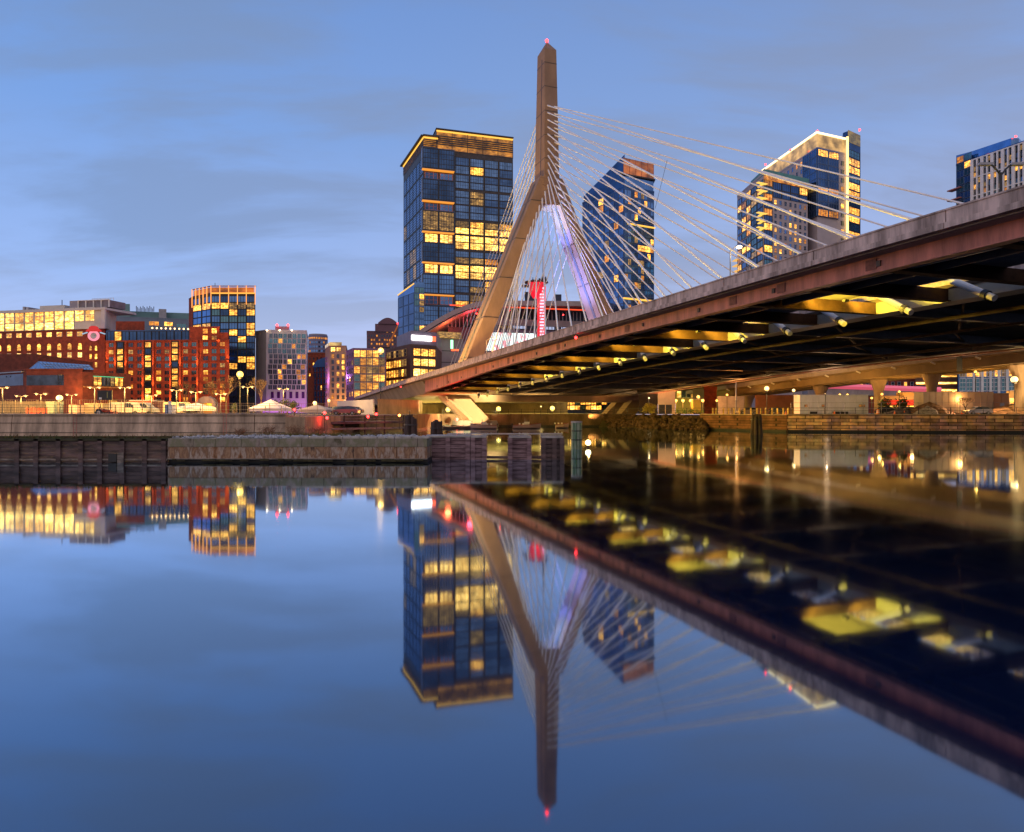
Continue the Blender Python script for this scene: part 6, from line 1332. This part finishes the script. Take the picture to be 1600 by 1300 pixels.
# buildings behind the viaduct
pg=building('brick_residential_row','red brick and white apartment row seen beneath the viaduct',back(P(1290,260),P(1432,255),14),GZ,Z(566,258),BR1); f_=Fr(P(1290,260),P(1432,255)); grid(pg,f_,.5,f_.L-.5,GZ+6,Z(568,258),14,4,.5,.6,rnd(41,.3,(LIT1,LIT2),(GLASSN,GLASST,GLASSB)),WHITE,'plain',1,2)
gr=building('parking_garage','open parking garage with bright horizontal light bands behind the viaduct column',back(P(1430,240),P(1496,238),20),GZ,Z(570,240),mat('garage_brown',(.13,.07,.05),.8,0,.2)); f_=Fr(P(1430,240),P(1496,238))
for y in (577,588,599,610): mb=MB(); f_.box(mb,.3,f_.L-.3,Z(y+1.3,240),Z(y-1.6,240),.02,.15); mb.build('light_band',LIT3,gr)
gg=building('white_mullion_building','office building with white frames and lit upper rooms at the right under the viaduct',back(P(1497,232),P(1680,222),20),GZ,Z(566,230),GLASSD); f_=Fr(P(1497,232),P(1680,222)); grid(gg,f_,.3,f_.L-.3,Z(612,230),Z(568,230),16,2,.9,.93,lambda c,r:(rg.choice((LIT1,LIT4,LIT1)) if r==0 or c in(0,1) and r==0 else (LIT2 if rg.random()<.1 else GLASST)),WHITE,'plain',2,3)
mb=MB()
for k in range(13): s_=f_.L*(.14+.86*k/12); f_.box(mb,s_-.35,s_+.35,GZ+4,Z(566,230),.1,.5)
mb.build('white_pier',WHITE,gg)
# lamps on posts added to light the far bank walls
for px,D_,z_,pw,c_ in ((1290,128,7,1000,(1,.55,.28)),(1500,124,6,1400,(1,.5,.22)),(1150,140,6,1000,(1,.36,.08)),(1020,155,5,1200,(1,.34,.06)),(640,128,3.6,500,(1,.45,.1))):
    q=(*P(px,D_+6),GZ); th=thing('added_light_post',{1290:'slim added light post before the white trailer',1500:'slim added light post before the beige trailer',1150:'slim added light post beside the blue pole',1020:'slim added light post near the yellow lit bush',640:'slim added light post by the stained abutment'}[px],'lamp post',q,'slim added light posts'); MB().tube(q,(q[0],q[1],z_+.3),.06).build('pole',BLACK,th); MB().box((q[0],q[1]-.3,z_+.3),(.4,.7,.1)).build('lamp_head',GREYM,th); light('lamp_light','SPOT',(q[0],q[1]-.5,z_+.1),th,pw*8,c_,.15,(q[0],q[1]-14,0),150,.8)

for px,lab in ((735,'small added lamp brightening the left moored boat'),(845,'small added lamp brightening the right moored boat')):  # lamps added to brighten the dim boats
    q=(*P(px,171),2.3); th=thing('added_boat_lamp',lab,'lamp post',q,'small added lamps by the moored boats'); MB().tube(q,(q[0],q[1],5.2),.06).build('pole',BLACK,th); lh=MB().box((q[0],q[1]-.5,5.2),(.4,1.2,.1)).build('lamp_head',GREYM,th); MB().sphere((q[0],q[1]-.9,5.1),.14,8,5).build('bulb',lampm((1,.7,.25),8),lh); light('lamp_light','SPOT',(q[0],q[1]-.9,4.9),th,26000,(1,.55,.16),.15,(q[0],q[1]-18,0),150,.8)

# ---- clutter on quays and banks ----
g_=random.Random(44)
for px,lab in ((118,'rusty access ladder on the quay wall below the noticeboard end'),(352,'rusty access ladder on the quay wall behind the pale rubble')):
    x0=P(px,89.6)[0]; th=thing('access_ladder',lab,'ladder',(x0,89.6,0)); mb=MB()
    for s_ in (-.22,.22): mb.box((x0+s_,89.5,1.7),(.05,.05,3.6))
    mb.build('side_rail',RUST,th); mb=MB()
    for k in range(11): mb.box((x0,89.5,.2+k*.31),(.42,.04,.04))
    mb.build('rung',RUST,th)['kind']='stuff'
of=thing('outfall','square black outfall opening with a pale hinged flap in the timber bulkhead','outfall',(*P(181,50.8),.2)); x0=P(176,50.8)[0]
MB().box((x0,50.86,.36),(.62,.2,.62)).build('opening',BLACK,of); MB().box((P(188,50.7)[0],50.72,.36),(.42,.08,.78),0,R(12)).build('flap',mat('bleached_board',(.22,.19,.17)),of)
mb=MB()
for k in range(1500):
    px=g_.uniform(0,262); x0,y0=P(px,51.5); h=g_.uniform(.05,.22)*(1 if g_.random()<.85 else 2); a=g_.uniform(-.08,.08); mb.poly([(x0-.012,y0+g_.uniform(-.3,.3),1.74),(x0+.012,y0,1.74),(x0+a,y0,1.74+h)])
for k in range(2600):
    px=g_.choice((g_.uniform(265,668),g_.gauss(450,30),g_.gauss(530,25))); x0=P(px,56)[0]; y0=g_.uniform(54.5,56.5); h=g_.uniform(.08,.4); a=g_.uniform(-.15,.15)
    mb.poly([(x0-.012,y0,1.8),(x0+.012,y0,1.8),(x0+a,y0,1.8+h)])
struct(mb.build('dry_grass',mat('dry_grass',(.28,.16,.07),.9,0,.5,2,col2=(.12,.14,.04))),'stuff')
mb=MB()
for k in range(34):
    px=g_.uniform(262,668) ; x0=P(px,50.7)[0]; mb.box((x0,50.72+g_.uniform(0,.1),.22+g_.uniform(-.1,.02)),(g_.uniform(.2,.9),.12,g_.uniform(.06,.16)),0,g_.uniform(-.05,.05))
struct(mb.build('weed_clumps',MOSS),'stuff')
mb=MB(); mb.box(((WX-400)/2,89.62,.28),(WX+400,.06,.62)); th=mb.build('tide_stain',MOSS,qw)
for k,(px,D_,c_,lab) in enumerate(((1388,134,(.06,.07,.09),'dark blue car parked behind the mesh fence left of the rubble mound'),(1404,137,(.30,.32,.36),'silver car parked behind the rubble mound'),(1425,136,(.12,.03,.03),'dark red car parked between the shop and the mounds'),(1527,126.5,(.35,.33,.35),'pale car parked in front of the brown container'),(1215,160,(.08,.08,.09),'black car parked under the bright white lamp left of the trailer'),(1168,158,(.28,.22,.18),'tan car parked behind the row of bollards'))): car(px,D_,R(180 if k%2 else 4),c_,lab)
cn=None
for k,px in enumerate((1398,1413,1489,1503,1512,1304,1228)):
    q=(*P(px,127.6),GZ+.02)
    if cn is None: cn=MB().tube(q,(q[0],q[1],q[2]+.75),.2,.04,n=10).box((q[0],q[1],q[2]+.03),(.5,.5,.06)).build('traffic_cone',mat('cone_orange',(.8,.16,.02),.5,0,.1),None,loc=q); o=cn
    else: o=cn.copy(); scene.collection.objects.link(o); o.location=q
    tag(o,'orange traffic cone standing by the riverside path','traffic cone','orange cones along the riverside path')
for k in range(7):
    px=(1500,1512,1523,1533,1468,1480,1390)[k]; q=(*P(px,129+.3*k),GZ+.02); L_=(1.2,1.6,1.1,1.4,1.0,1.2,1.5)[k]; th=thing('pallet_stack',['stack of grey pallets, first right of the tall mound','wide stack of pallets right of the first','small pallet stack before the beige trailer door','pallet stack near the brown container','low pallet stack against the tall mound','pallet stack between the mound and the sapling','pallet stack left of the rubble mound'][k],'pallets',q,'pallet stacks on the right bank')
    for j in range(2+k%3): MB().box((q[0],q[1],q[2]+.08+j*.17),(L_,1.0,.05)).box((q[0]-L_*.4,q[1],q[2]+.03+j*.17),(.1,1.0,.09)).box((q[0]+L_*.4,q[1],q[2]+.03+j*.17),(.1,1.0,.09)).build('pallet',mat('pallet_wood_%d'%(k%3),((.30,.20,.12),(.35,.33,.33),(.2,.12,.08))[k%3],.85,0,.2,2),th)
flush_rest()
